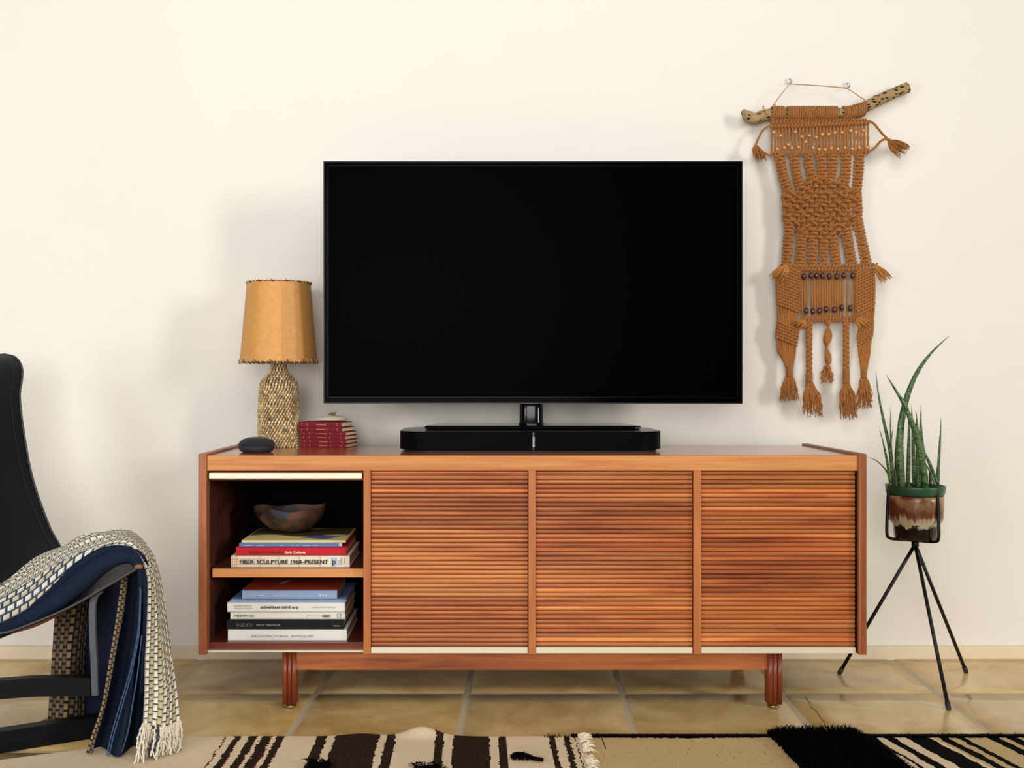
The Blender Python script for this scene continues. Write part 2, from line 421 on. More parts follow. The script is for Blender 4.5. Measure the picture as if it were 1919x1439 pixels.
mb = MB()
mb.box((-3.6, -2.6, -0.06), (4.0, YW, -0.0032), 1)
rowsD = [0.10, 0.54, 0.98, 1.43, 1.944, 2.389, 2.834, 3.24]
g = 0.0065
xr = [10-290*k for k in range(6, 0, -1)]+[10, 300, 592, 875, 1166, 1466, 1757, 2050, 2345, 2640, 2935]
def cornerX(i, D): return (xr[i]-CX)*2.834/F+0.052*(D-2.834)
rnd = random.Random(3)
for r in range(len(rowsD)-1):
    for i in range(len(xr)-1):
        d0, d1 = rowsD[r]+g, rowsD[r+1]-g
        if d1 > DW-0.003: d1 = DW-0.004
        p = [(cornerX(i, d0)+g, d0), (cornerX(i+1, d0)-g, d0), (cornerX(i+1, d1)-g, d1), (cornerX(i, d1)+g, d1)]
        n_ = 10; k = rnd.uniform(0.82, 1.1); tn = (k*rnd.uniform(.98, 1.05), k, k*rnd.uniform(.82, 1.08))
        if i in (12, 13): tn = (1.06*k, 1.02*k, .95*k)
        gr = []
        tilt = (rnd.uniform(-.0012, .0012), rnd.uniform(-.0012, .0012))
        for a in range(n_+1):
            row = []
            for b in range(n_+1):
                s_, t_ = b/n_, a/n_
                x = (p[0][0]*(1-s_)+p[1][0]*s_)*(1-t_)+(p[3][0]*(1-s_)+p[2][0]*s_)*t_; D = d0*(1-t_)+d1*t_
                e = min(s_, 1-s_, t_, 1-t_); z = -0.0005+tilt[0]*(s_-.5)+tilt[1]*(t_-.5)
                if e < 0.01: z -= 0.006
                row.append(Vector((x, D-CAMD, z)))
            gr.append(row)
        for a in range(n_+1):   # pull the second ring close to the edge: a rounded arris
            pass
        for a in (1, n_-1):
            for b in range(n_+1): gr[a][b].y = gr[0 if a == 1 else n_][b].y+(0.006 if a == 1 else -0.006)
        for b in (1, n_-1):
            for a in range(n_+1): gr[a][b].x = gr[a][0 if b == 1 else n_].x+(0.006 if b == 1 else -0.006)
        mb.grid(gr, 0, True, col=tn)
def wavy_line(pts, w=0.0012):
    P = [W(x, y, HC*F/(y-CY)) for x, y in pts]
    for q in P: q.z = 0.0005
    mb.tube(P, [w*(.4 if i in (0, len(P)-1) else 1) for i in range(len(P))], 5, 2, flat=1)
wavy_line([(1508, 1304), (1518, 1318), (1520, 1326), (1530, 1332), (1538, 1346), (1546, 1354), (1546, 1366), (1552, 1376)])  # thin wavy darker line across the tile
tag(mb.build('floor', [M['tile'], M['grout'], M['wavy_line']]), kind='structure')

# ------------------------------------------------------------ credenza
S = 2.66/F
def X(px, D=2.66): return (px-CX)*D/F
def Z(py, D=2.66): return HC-(py-CY)*D/F
XL, XR = X(372), X(1623); ZT = Z(850); ZB = Z(1226.5); ZS = Z(854); YB = 0.46
ZTOP = ZS
cred = thing('credenza', ((XL+XR)/2, 0.23, 0), 'long teak sideboard with three tambour doors and one open shelf bay', 'sideboard')
def side_panel(x0, x1):
    mb = MB(); mb.box((x0, -0.006, ZB), (x1, YB, ZT), bev=0.003); return mb.build('side_panel', M['wood_side'], cred)
side_panel(XL, X(388)); side_panel(X(1608), XR)
mb = MB(); mb.box((X(388), 0.012, ZS-0.022), (X(1608), YB, ZS), bev=0.001); mb.build('top_panel', M['wood_top'], cred)
mb = MB(); mb.box((X(388), 0.0, Z(882)), (X(1608), 0.013, ZS+0.0003), bev=0.0015); mb.build('top_rail', M['wood_rail'], cred)
ZI = Z(1204, 2.68)
divs = [(681, 694.5), (990.5, 1004), (1300, 1314)]
for a, b in divs:
    mb = MB(); mb.box((X(a), 0.001, Z(1226)), (X(b), 0.02, Z(881)), bev=0.001)
    mb.box((X(a)+.003, 0.02, Z(1222)), (X(b)-.003, YB-.012, Z(884)))
    mb.build('divider', M['wood_v'], cred)
mb = MB(); mb.box((X(388), 0.022, Z(1222)), (X(1608), YB-0.012, ZI), bev=0.001); mb.build('bottom_panel', wood('teak_bottom', (128, 56, 30), (104, 40, 22), (74, 28, 16), 'x'), cred)
mb = MB(); mb.box((X(388), 0.008, Z(1223.5)), (X(681), 0.02, Z(1220.5))); mb.build('lower_track', M['alu'], cred)
mb = MB(); mb.box((X(388), YB-.012, Z(1224)), (X(1608), YB, ZS-.022)); mb.build('back_panel', M['dark_in'], cred)
# added dark sheets: the open bay's shade put into colour
mb = MB(); mb.box((X(388)+.001, YB-.016, ZI), (X(681), YB-.0125, ZS-.023)); mb.box((X(388)+.001, .06, ZS-.030), (X(681), YB-.017, ZS-.0225)); mb.build('bay_shade_sheet', M['dark_in'], cred)
mb = MB(); mb.box((X(388)+.0002, .022, ZI+.0002), (X(388)+.0022, YB-.017, ZS-.0305)); mb.build('bay_shade_sheet', M['wood_in_shaded'], cred)
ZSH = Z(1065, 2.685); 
mb = MB(); mb.box((X(388)+0.008, 0.030, ZSH-0.024), (X(681)-.002, YB-0.02, ZSH)); sf = mb.build('shelf', M['wood_in_shaded'], cred)  # shelf body takes the darkened teak, bay shade in its colour
mb = MB(); mb.box((X(388)+0.008, 0.022, ZSH-0.0241), (X(681)-.002, 0.0302, ZSH+.0001), bev=0.002); mb.build('shelf_edging', M['wood_rail'], sf)
# tambour doors
rs = random.Random(11)
def door(x0, x1, seed):
    rs = random.Random(seed)
    top, bot = Z(882.5), Z(1213.5); n = 39; st = (top-bot)/n
    mb = MB()
    for i in range(n):
        z0 = bot+i*st
        k = rs.choice([0.70, 0.78, 0.84, 0.88, 0.92, 0.95, 1.0, 1.06]); r_ = rs.uniform(-.06, .06)
        if rs.random() < .1: k = 1.35
        tn = (k*(1+r_*.3), k*(1+r_), k*(.92+r_*1.6)); prof = []
        for (dy, dz) in ((0.026, 0.0), (0.0150, 0.01), (0.0128, 0.06), (0.0113, 0.26), (0.0106, 0.55), (0.0118, 0.80), (0.0145, 0.925), (0.026, 0.93)):
            prof.append((dy, z0+dz*st))
        jx = 6; rows = []
        for q in range(jx+1):
            xx = x0+(x1-x0)*q/jx; wob = 0.0009*noise.noise(Vector((xx*2, i*.4, seed)))
            rows.append([Vector((xx, y+wob*.5, z+wob*.4)) for y, z in prof])
        mb.grid(rows, 0, True, col=tn, flip=False)
    mb.box((x0, 0.0262, bot), (x1, 0.029, top), 0, (.12, .1, .1))
    d = mb.build('tambour_door', M['wood_slat'], cred)
    mp = MB(); mp.box((x0, 0.004, Z(1225)), (x1, 0.014, Z(1214)), bev=0.001); mp.build('door_pull', M['alu'], d)
for s_, (a, b) in enumerate([(695, 989), (1005, 1298.5), (1315, 1605)]): door(X(a), X(b), s_+2)
# rolled-up door of the open bay
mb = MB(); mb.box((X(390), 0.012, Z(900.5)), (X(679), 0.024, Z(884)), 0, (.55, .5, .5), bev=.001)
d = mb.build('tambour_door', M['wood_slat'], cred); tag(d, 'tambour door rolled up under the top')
mp = MB(); mp.box((X(391), 0.003, Z(897)), (X(678), 0.012, Z(887.5)), bev=0.001); mp.build('door_pull', M['alu'], d)
# dark door guides
mb = MB(); mb.box((X(1605.5), .008, Z(1222)), (X(1608), .03, Z(882))); mb.build('door_guide', M['dark_in'], cred)
# base
DB = 2.70
mb = MB(); mb.box((X(554, DB), 0.042, Z(1256, DB)), (X(1440, DB), 0.062, ZB+0.005), bev=0.0015); mb.build('base_rail', M['wood_base'], cred)
mb = MB(); mb.box((X(554, DB), 0.40, Z(1256, DB)), (X(1440, DB), 0.42, ZB+0.005), bev=0.0015); mb.build('base_rail', M['wood_base'], cred)
for xa, xb in ((530, 555), (1439, 1465)):
    for y0 in (0.034, 0.392):
        mb = MB(); x0, x1 = X(xa, DB), X(xb, DB); w = (x1-x0)
        mb.box((x0+.003, y0+.004, 0.014), (x1-.003, y0+w-.004, ZB+.005))
        n = 3
        for k in range(n):
            cx = x0+w*(k+.5)/n
            for yy in (y0+.005, y0+w-.005):
                mb.tube([(cx, yy, .012), (cx, yy, ZB+.004)], w/n*.5, 10, flat=1)
            cy = y0+w*(k+.5)/n
            for xx in (x0+.005, x1-.005):
                mb.tube([(xx, cy, .012), (xx, cy, ZB+.004)], w/n*.5, 10)
        lg = mb.build('leg', M['wood_leg'], cred)
        gm = MB(); cx = (x0+x1)/2; cy = y0+w/2
        gm.lathe([(0.0, 0.0), (0.013, 0.0), (0.0165, 0.003), (0.016, 0.006), (0.009, 0.010), (0.006, 0.0115), (0.0055, 0.016), (0, .016)], (cx, cy, 0), 24)
        gm.build('foot_glide', M['brass'], lg)

# ------------------------------------------------------------ soundbar + television
def rrect(x0, x1, y0, y1, r, n=10):
    P = []
    for (cx, cy, a0) in ((x1-r, y1-r, 0), (x0+r, y1-r, PI/2), (x0+r, y0+r, PI), (x1-r, y0+r, 1.5*PI)):
        for k in range(n+1):
            a = a0+PI/2*k/n; P.append((cx+r*math.cos(a), cy+r*math.sin(a)))
    return P
def slab(mb, P, zs, mi=0, top_mi=None, smooth=False):
    """P outline, zs = [(z, inset)]"""
    cx = sum(p[0] for p in P)/len(P); cy = sum(p[1] for p in P)/len(P); n = len(P); vs = []
    for z, ins in zs:
        for i, (x, y) in enumerate(P):
            a = P[(i+1) % n]; b = P[i-1]; tx, ty = a[0]-b[0], a[1]-b[1]; L = math.hypot(tx, ty) or 1
            vs.append(Vector((x-ty/L*ins, y+tx/L*ins, z)))
    fs = []
    for k in range(len(zs)-1):
        for i in range(n): fs.append([k*n+i, k*n+(i+1) % n, (k+1)*n+(i+1) % n, (k+1)*n+i])
    mb.add(vs, fs, mi, smooth=smooth)
    mb.add(vs[:n], [list(range(n))[::-1]], mi); mb.add(vs[-n:], [list(range(n))], mi if top_mi is None else top_mi)
DS = 2.763; y0 = DS-CAMD; x0, x1 = X(747, DS+.03), X(1244, DS+.03); zc = ZTOP; zt = zc+0.0595
bar = thing('soundbar', ((x0+x1)/2, y0+.17, zc), 'low wide black soundbar with rounded ends under the television', 'speaker')
mb = MB(); P = rrect(x0, x1, y0, y0+.335, .09, 12)
slab(mb, P, [(zc+.007, .003), (zc+.0085, 0), (zt-.0015, 0), (zt-.0004, .001)], smooth=False)
mb.build('cabinet', M['bar'], bar)
mb = MB(); slab(mb, P, [(zt-.0004, .0012), (zt, .002)]); mb.build('top_plate', M['bartop'], bar)
mb = MB(); slab(mb, rrect(x0+.012, x1-.012, y0+.008, y0+.325, .085, 12), [(zc, 0), (zc+.007, 0)]); mb.build('foot', plain('soundbar_foot', (22, 16, 14), .7), bar)
xm = X(1001, DS)
mb = MB(); mb.box((xm-.0045, y0-.0012, zc+.009), (xm+.0005, y0+.002, zt-.002)); mb.build('center_strip', plain('gloss_strip', (4, 4, 5), .15), bar)
text('SONOS', (xm-.0040, y0-.0016, zt-.0145), .0078, M['white'], bar, vertical=True, flip=True, width=.0275, bold=.00025)

DT = 2.93; ty = DT-CAMD
TL, TR, TT, TB = X(606, DT), X(1391.5, DT), Z(302, DT), Z(756.5, DT)
tv = thing('television', ((TL+TR)/2, ty+.04, zt), 'large flat black television standing on the soundbar', 'television')
mb = MB()
slabm = MB()
def ring(mb, o, i, y0, y1, mi=0):
    (ax, az, bx, bz), (cx, cz, dx, dz) = o, i
    V = [(ax, y0, az), (bx, y0, az), (bx, y0, bz), (ax, y0, bz), (cx, y0, cz), (dx, y0, cz), (dx, y0, dz), (cx, y0, dz)]
    V += [(x, y1, z) for x, _, z in V]
    fs = [[0, 1, 5, 4], [1, 2, 6, 5], [2, 3, 7, 6], [3, 0, 4, 7]]; fs += [[a+8 for a in f][::-1] for f in fs]
    for a in range(4):
        b = (a+1) % 4; fs.append([b, a, a+8, b+8]); fs.append([a+4, b+4, b+12, a+12])
    mb.add(V, fs, mi)
ring(mb, (TL, TB, TR, TT), (TL+.0028, TB+.003, TR-.0028, TT-.0028), ty-.001, ty+.03); mb.build('outer_trim', M['tvedge'], tv)
mb = MB(); ring(mb, (TL+.0028, TB+.003, TR-.0028, TT-.0028), (TL+.0145, TB+.020, TR-.0145, TT-.014), ty, ty+.02); mb.build('bezel', M['tvblack'], tv)
mb = MB(); mb.box((TL+.0145, ty+.004, TB+.020), (TR-.0145, ty+.02, TT-.014)); sc_ = mb.build('screen', M['tvscreen'], tv)
mb = MB(); ring(mb, (TL+.0135, TB+.019, TR-.0135, TT-.013), (TL+.0148, TB+.0203, TR-.0148, TT-.0143), ty-.0006, ty+.004); mb.build('screen_edge', plain('screen_edge', (10, 10, 12), .2, spec=.12), tv)
mb = MB(); mb.box((TL+.003, ty+.0205, TB+.0035), (TR-.003, ty+.035, TT-.0035)); mb.box((TL+.2, ty+.035, TB+.04), (TR-.2, ty+.065, TT-.2), bev=.012); mb.build('rear_housing', M['rubber'], tv)
xn0, xn1 = X(975, 2.96), X(1019, 2.96)
mb = MB(); slab(mb, rrect(xn0-.004, xn1+.004, ty+.036, ty+.096, .0295, 10), [(zt+.012, 0), (zt+.02, .003), (TB+.05, .005)], smooth=True); mb.build('neck', M['tvgloss'], tv)
mb = MB(); fx0, fx1 = X(795, 2.87), X(1203, 2.87); yb0 = 2.862-CAMD; yb1 = yb0+.2
P = [(fx0+.02, yb0), (fx1-.02, yb0), (fx1-.004, yb0+.006), (fx1, yb0+.018), (fx1-.02, yb1-.02), (fx1-.05, yb1), (fx0+.05, yb1), (fx0+.02, yb1-.02), (fx0, yb0+.018), (fx0+.004, yb0+.006)]
slab(mb, P, [(zt+.0002, .008), (zt+.004, .001), (zt+.009, 0), (zt+.0125, .004)]); mb.build('stand_base', M['tvgloss'], tv)

# ------------------------------------------------------------ table lamp
DL = 3.05; lx = X(522.5, DL); ly = DL-CAMD; ks = DL/F
lamp = thing('table_lamp', (lx, ly, ZTOP), 'table lamp with woven bottle base and amber laced parchment shade', 'lamp')
zr = lambda py: HC-(py-CY)*ks
prof = [(0, 838), (37, 838), (38, 834), (38, 800), (37.5, 770), (36.5, 745), (36, 728), (33, 716), (25, 706), (17, 698), (14, 690), (13, 680), (13, 668)]
z_of = lambda py: max(ZTOP, zr(py)) if py < 838 else ZTOP
pr = [(r*ks, z_of(py)-ZTOP) for r, py in prof]
mb = MB(); mb.lathe([(r*.95, z) for r, z in pr], (lx, ly, ZTOP), 40); lb = mb.build('woven_base', M['wk_dark'], lamp)
# raised basket weave stitches, all one surface pattern
mb = MB(); rw = random.Random(5)
def prof_r(z):
    for i in range(1, len(pr)-1):
        (r0, z0), (r1, z1) = pr[i], pr[i+1]
        if z0 <= z <= z1 and z1 > z0: return r0+(r1-r0)*(z-z0)/(z1-z0)
    return pr[-1][0]
zz = 0.004; row = 0
while zz < pr[-1][1]-.004:
    r = prof_r(zz); n = max(8, int(2*PI*r/0.0098))
    for k in range(n):
        a = 2*PI*(k+.5*(row % 2)+.04*math.sin(row*1.7))/n
        if math.sin(a) > .35: continue
        tl = .35 if True else 0
        c = Vector((lx+math.cos(a)*r, ly+math.sin(a)*r, ZTOP+zz))
        rot = Matrix.Rotation(a+PI/2, 3, 'Z') @ Matrix.Rotation(.35*(1 if row % 2 else .8), 3, 'Y')
        q = rw.uniform(.5, 1.15)*(.6 if rw.random() < .12 else 1); yl = rw.uniform(.85, 1.05)
        b0 = len(mb.f); mb.blob(c, (.0043, .0030, .0054), 0, 6, 5, rot)
        cc = (q, q*.94*yl, q*.82*yl*yl)
        for fi in range(b0, len(mb.f)): mb.c[fi] = cc
    zz += 0.0082; row += 1
mb.build('wicker_stitches', M['wicker'], lb)
st, sb = zr(531), zr(679)
mb = MB(); ns = 12; r0, r1 = 58.8*ks, 71.5*ks
Ps = 96; rs_ = random.Random(4); tints = []
for k in range(ns): tints.append(rs_.choice([.9, 1.0, .94]))
def panel_shading(k):  # parchment panels, with the shade on the right side painted into their tint
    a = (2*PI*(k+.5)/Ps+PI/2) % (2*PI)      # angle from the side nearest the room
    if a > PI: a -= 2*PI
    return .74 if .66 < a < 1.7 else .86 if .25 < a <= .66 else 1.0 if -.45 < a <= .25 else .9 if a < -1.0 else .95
rowsv = []
for i in range(9):
    t_ = i/8; r = r1+(r0-r1)*t_; rowsv.append([Vector((lx+math.cos(2*PI*k/Ps)*r, ly+math.sin(2*PI*k/Ps)*r, sb+(st-sb)*t_)) for k in range(Ps+1)])
mb.grid(rowsv, smooth=True, col=[(panel_shading(k),)*3 for i in range(8) for k in range(Ps)])
rowsv = [[Vector((lx+(p.x-lx)*.975, ly+(p.y-ly)*.975, p.z)) for p in r_] for r_ in rowsv]
mb.grid(rowsv, smooth=True, flip=True)
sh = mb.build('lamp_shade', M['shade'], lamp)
for z, r, nm in ((st, r0, 'top'), (sb, r1, 'bottom')):
    mb = MB(); mb.tube([(lx+math.cos(a*PI/24)*r, ly+math.sin(a*PI/24)*r, z) for a in range(49)], .0016, 6, 1)
    n = 44
    for k in range(n):
        a = 2*PI*k/n; d = .028
        P = []
        for q in range(7):
            u = q/6; aa = a+d*2.2*(u-.5); hh = math.sin(PI*u)*.0022
            P.append((lx+math.cos(aa)*(r+.0012+hh*.5), ly+math.sin(aa)*(r+.0012+hh*.5), z+(.004*(1-2*u) if nm == 'top' else .0065*(1-2*u)+.002)))
        mb.tube(P, .0013, 5, 0 if k % 3 else 1)
    mb.build('shade_lacing', [M['lace'], M['lace_dark']], sh)
mb = MB(); mb.tube([(lx, ly, ZTOP+pr[-1][1]-.002), (lx, ly, ZTOP+pr[-1][1]+.045)], .012, 14)
for k in range(3):
    a = 2*PI*k/3+.3; mb.tube([(lx, ly, st-.012), (lx+math.cos(a)*r0*.97, ly+math.sin(a)*r0*.97, st-.004)], .0012, 6)
mb.tube([(lx, ly, ZTOP+pr[-1][1]+.04), (lx, ly, st-.012)], .002, 6)
mb.build('bulb_socket', M['brass'], lamp)

# ------------------------------------------------------------ smart speaker
DG = 2.80; gx = X(481, DG); gy = DG-CAMD
sp = thing('smart_speaker', (gx, gy, ZTOP), 'small round charcoal fabric smart speaker before the lamp', 'speaker')
R = .0515
mb = MB(); mb.lathe([(R*math.cos(a)**.8 if a < PI/2-1e-6 else 0, ZTOP+.019+.0245*math.sin(a)) for a in [PI/2*k/14 for k in range(15)]], (gx, gy, 0), 48)
mb.lathe([(R, ZTOP+.019), (R, ZTOP+.0175)], (gx, gy, 0), 48); mb.build('fabric_cover', M['charcoal'], sp)
mb = MB(); mb.lathe([(0, ZTOP), (R*.7, ZTOP), (R*.86, ZTOP+.003), (R*.97, ZTOP+.010), (R*.995, ZTOP+.0175)], (gx, gy, 0), 48); mb.build('base', plain('speaker_shell', (44, 45, 50), .5), sp)

# ------------------------------------------------------------ books
def book(name, label, cat, group, x0, x1, z0, z1, D, depth, cover, pages, rot=0.0, spine_bulge=0.0, thin=False, lead=True, ct=.0016, topmat=None):
    """spine faces the viewer"""
    cx = (x0+x1)/2; y = D-CAMD
    t = thing(name, (cx, y+depth/2, z0), label, cat, group)
    w = x1-x0; c = MB()
    def pt(x, yy, z): return Vector((x, yy, z))
    c.box((x0, y+.001, z0), (x1, y+depth, z0+ct), 0, bev=.0005)
    c.box((x0, y+.001, z1-ct), (x1, y+depth, z1), 0 if topmat is None else 1, bev=.0005)
    n = 8; prof = [(y+.001+.0-spine_bulge*math.sin(PI*k/n), z0+(z1-z0)*k/n) for k in range(n+1)]
    out = [[pt(x, a, b) for a, b in prof] for x in (x0, x1)]; inn = [[pt(x, a+.0022, b) for a, b in prof] for x in (x0, x1)]
    c.grid(out, 0, True); c.grid(inn, 0, True, flip=True)
    for e in (0, 1): c.grid([out[e], inn[e]], 0, False, flip=(e == 0))
    co = c.build('cover', [cover] if topmat is None else [cover, topmat], t)
    p = MB(); p.box((x0+.003, y+.003, z0+ct+.0001), (x1-.003, y+depth-.003, z1-ct-.0001)); p.build('pages', pages, t)
    t.rotation_euler = (0, 0, rot)
    return t
# six red books beside the lamp
zz = ZTOP; edges = [836.8, 829.4, 822, 814.8, 805.8, 797.2, 787]
names = ['red clothbound book at the bottom of the stack beside the lamp', 'red clothbound book second from the bottom beside the lamp',
         'red clothbound book third from the bottom beside the lamp', 'red clothbound book fourth from the bottom beside the lamp',
         'red clothbound book just below the topmost one beside the lamp', 'red clothbound book on top of the stack, under the pale stone']
xs = [(567, 658), (567, 658), (566, 657), (566, 657), (563, 652), (562, 648)]
DBk = 3.0; bh = [.0118, .0118, .0118, .0116, .0136, .0158]
for i in range(6):
    a, b = xs[i]; x0, x1 = X(a, DBk), X(b, DBk)
    t = book('hardback_book', names[i], 'book', 'red books beside the lamp', x0, x1, zz, zz+bh[i], DBk, .098, M['redcloth'], M['pages'], rot=0, spine_bulge=.001, ct=.0018)
    y = DBk-CAMD-.0004
    for xx in (x0+.012, x0+.03, x1-.05, x1-.015):
        mb = MB(); mb.box((xx, y-.0007, zz+.003), (xx+.0012, y+.0015, zz+bh[i]-.003)); mb.build('spine_band', M['gold'], t)
    mb = MB(); mb.box((x0+.06, y-.0009, zz+bh[i]*.42), (x0+.088, y+.0015, zz+bh[i]*.6)); mb.build('spine_title', M['gold'], t)
    t.rotation_euler = (0, 0, math.radians([-14, -13, -15, -13, -16, -12][i]))
    zz += bh[i]+.0003
ztopb = zz
sx, sy = X(619, 3.05), 3.05-CAMD
mb = MB(); rw = random.Random(2); rows = []
for i in range(13):
    t_ = PI*i/12; rows.append([])
    for k in range(25):
        a = 2*PI*k/24; p = Vector((-math.cos(t_), math.sin(t_)*math.cos(a), math.sin(t_)*math.sin(a)))
        wv = (1 if p.x > 0 else 1-.25*p.x*p.x); zs = .013 if p.z > 0 else .006
        nn = 1+.05*noise.noise(p*3)
        rows[-1].append(Vector((sx+p.x*.052*nn, sy+p.y*.03*nn/wv, ztopb+.006+p.z*zs*nn*(1 if p.x > 0 else 1+.6*p.x))))
mb.grid(rows); o = mb.build('stone', M['stone']); tag(o, 'smooth pale flat stone resting on the red books', 'stone')
mb = MB(); tx = sx+.006; tz = ztopb+.0185
for dx, dy, rz, L in ((0, 0, .3, .012), (.004, .003, -.5, .010), (-.004, -.002, .1, .009), (.003, -.004, .9, .008)):
    rot = Matrix.Rotation(rz, 3, 'Y'); mb.blob((tx+dx, sy+dy, tz+.003+abs(dx)*.3), (L, .006, .0028), 0, 8, 6, rot)
o = mb.build('dried_seed_pod', M['twig']); tag(o, 'tiny grey dried seed pod lying on the pale stone', 'seed pod')

def spine_text(t, s, x, z, h, mat, y, width=None, bold=0.0, ital=0.0): return text(s, (x, y-.0012, z), h, mat, t, 'spine_lettering', bold=bold, width=width, ital=ital)
ink = plain('black_ink', (22, 20, 20), .7); inkg = plain('grey_ink', (150, 146, 138), .7); inkm = plain('mid_ink', (96, 94, 92), .7)
inkb = plain('brown_ink', (72, 12, 12), .7); inkr = plain('red_ink', (190, 70, 60), .7)
# upper stack: bottom up
D1 = 2.70; q = D1/F
def zy(py, D=D1): return HC-(py-CY)*D/F
z = ZSH; h = 21.5*q
t = book('art_book', 'thick cream book with bold black spine lettering, resting on the shelf', 'book', 'books on the shelf', X(433, D1), X(655, D1), z, z+h, D1, .245, bookmat('cream_jacket', (226, 214, 190)), M['pagesw'])
y = D1-CAMD
spine_text(t, 'FIBER: SCULPTURE 1960–PRESENT', X(449.5, D1), z+.0098, .0158, ink, y, width=X(615, D1)-X(449.5, D1), bold=.0010)
mb = MB(); 
for xa, xb, zz0, zz1 in ((620.5, 631, .004, .0265), (634, 637, .006, .02)): mb.box((X(xa, D1), y-.0011, z+zz0), (X(xb, D1), y+.0012, z+zz1))
mb.build('publisher_mark', plain('blue_grey_patch', (176, 186, 200), .7), t)
spine_text(t, '▣', X(622.5, D1), z+.007, .012, ink, y-.0008, width=.010) if False else None
spine_text(t, 'p', X(623, D1), z+.009, .021, ink, y-.0005, width=.0095, bold=.0006)
text('PRESTEL', (X(638, D1), y-.0013, z+.026), .006, inkm, t, 'spine_lettering', vertical=True, flip=True, width=.019)
text('museum', (X(644.5, D1), y-.0013, z+.026), .005, inkm, t, 'spine_lettering', vertical=True, flip=True, width=.016)
mb = MB()
for xa in (436, 440, 444, 488, 522, 560, 600):
    mb.box((X(xa, D1), y-.0009, z+.001), (X(xa, D1)+.0007, y+.0012, z+h-.001))
for za in (.008, .016, .023): mb.box((X(433.5, D1), y-.0009, z+za), (X(601.5 if za < .01 else 452 if za < .02 else 500, D1), y+.0012, z+za+.0006))
mb.build('spine_pattern', plain('orange_line', (214, 150, 104), .7), t)
z += h+.0004; h = 15.5*q
t = book('art_book', 'bright red book between the cream one and the blue booklet', 'book', 'books on the shelf', X(441, D1), X(648.5, D1), z, z+h, D1+.006, .24, bookmat('red_jacket', (186, 30, 44)), M['pagesw']); y = D1+.006-CAMD
spine_text(t, 'ROBERT MOTHERWELL', X(467, D1), z+.0055, .0076, inkb, y, width=X(530, D1)-X(467, D1))
spine_text(t, 'Early Collages', X(533.5, D1), z+.0055, .0082, plain('pale_ink', (250, 220, 200), .7), y, width=X(572, D1)-X(533.5, D1), bold=.0004)
z += h+.0003; h = 6.5*q
t = book('booklet', 'thin blue booklet under the yellow one on the shelf', 'book', 'books on the shelf', X(446, D1), X(640, D1), z, z+h, D1+.012, .23, bookmat('blue_cover', (92, 122, 164)), M['pagesw'], ct=.0012)
pbp = plain('pale_blue_print', (178, 192, 214), .6)
mb = MB(); y = D1+.012-CAMD; mb.box((X(634, D1), y-.0006, z+.0012), (X(640, D1), y+.001, z+h-.0008))
for xa, ww in ((455, 16), (480, 14), (523, 6), (545, 3), (553, 5), (566, 14), (585, 9)):
    m2 = MB(); m2.box((X(xa, D1), y-.0007, z+.0024), (X(xa+ww, D1), y+.001, z+.0036)); m2.build('spine_lettering', pbp, t)
mb.build('spine_patch', pbp, t)
z += h+.0002; h = 4.5*q
t = book('booklet', 'thin pale yellow book on top, carrying the pottery bowl', 'book', 'books on the shelf', X(449.5, D1), X(646, D1), z, z+h, D1+.02, .235, bookmat('cream_yellow_cover', (226, 204, 140)), M['pagesw'], ct=.0012)
mb = MB(); y = D1+.02-CAMD; r_ = []
for i in range(9):
    a = i/8; r_.append([Vector((X(552+60*b/6, D1)+.03*a, y+.03+.05*a+.01*math.sin(b), z+h+.0003)) for b in range(7)])
mb.grid(r_); mb.build('cover_print', bookmat('blue_print', (84, 112, 156)), t)
mb = MB(); x0 = X(449.5, D1); x1 = X(646, D1); mb.grid([[Vector((x0+.004+(x1-x0-.008)*b/8, y+.085+.02*math.sin(b*1.1)+.14*a/4*(.95 if 1 else 1), z+h+.00045)) if a else Vector((x0+.004+(x1-x0-.008)*b/8, y+.085+.02*math.sin(b*1.1), z+h+.00045)) for b in range(9)] for a in range(5)]); mb.build('cover_print', bookmat('dark_olive_print', (86, 74, 44)), t)
ZBW = z+h+.0006
# lower stack
z = ZI; h = 21*q
wht = bookmat('white_jacket', (222, 218, 210))
t = book('art_book', 'white book with faint grey lettering at the bottom of the lower stack', 'book', 'books in the lower bay', X(427, D1), X(650, D1), z, z+h, D1, .25, wht, M['pagesw']); y = D1-CAMD
spine_text(t, 'ARCHITECTURAL ANTIQUES', X(470, D1), z+.0095, .0085, inkg, y, width=X(588, D1)-X(470, D1), bold=.0001)
z += h+.0003; h = 18*q
t = book('art_book', 'black book with silver lettering in the lower stack', 'book', 'books in the lower bay', X(425, D1), X(643.5, D1), z, z+h, D1, .255, bookmat('black_jacket', (16, 16, 18), .5), M['pagesw'])
spine_text(t, 'INDEX', X(443.5, D1), z+.0075, .0128, inkm, y, width=X(475, D1)-X(443.5, D1))
spine_text(t, 'WOLTERINCK', X(480, D1), z+.0095, .0072, inkg, y, width=X(526, D1)-X(480, D1), bold=.0002)
spine_text(t, 'TERRA', X(624, D1), z+.008, .0055, inkg, y, width=X(637, D1)-X(624, D1))
z += h+.0003; h = 14*q
t = book('art_book', 'cream book with small black title between black and white books', 'book', 'books in the lower bay', X(431, D1), X(646, D1), z, z+h, D1+.004, .24, bookmat('cream_white_jacket', (220, 214, 200)), M['pagesw']); y = D1+.004-CAMD
spine_text(t, 'MEMPHIS', X(438, D1), z+.0065, .0082, ink, y, width=X(476, D1)-X(438, D1))
mb = MB(); mb.box((X(577, D1), y-.0008, z+.0088), (X(602, D1), y+.001, z+.0096)); mb.blob((X(576, D1), y-.0003, z+.009), (.0028, .0006, .002)); mb.blob((X(611, D1), y-.0003, z+.009), (.013, .0006, .0042))
mb.build('spine_drawing', inkg, t)
spine_text(t, 'ASP', X(604, D1), z+.007, .006, ink, y-.001, width=.019)
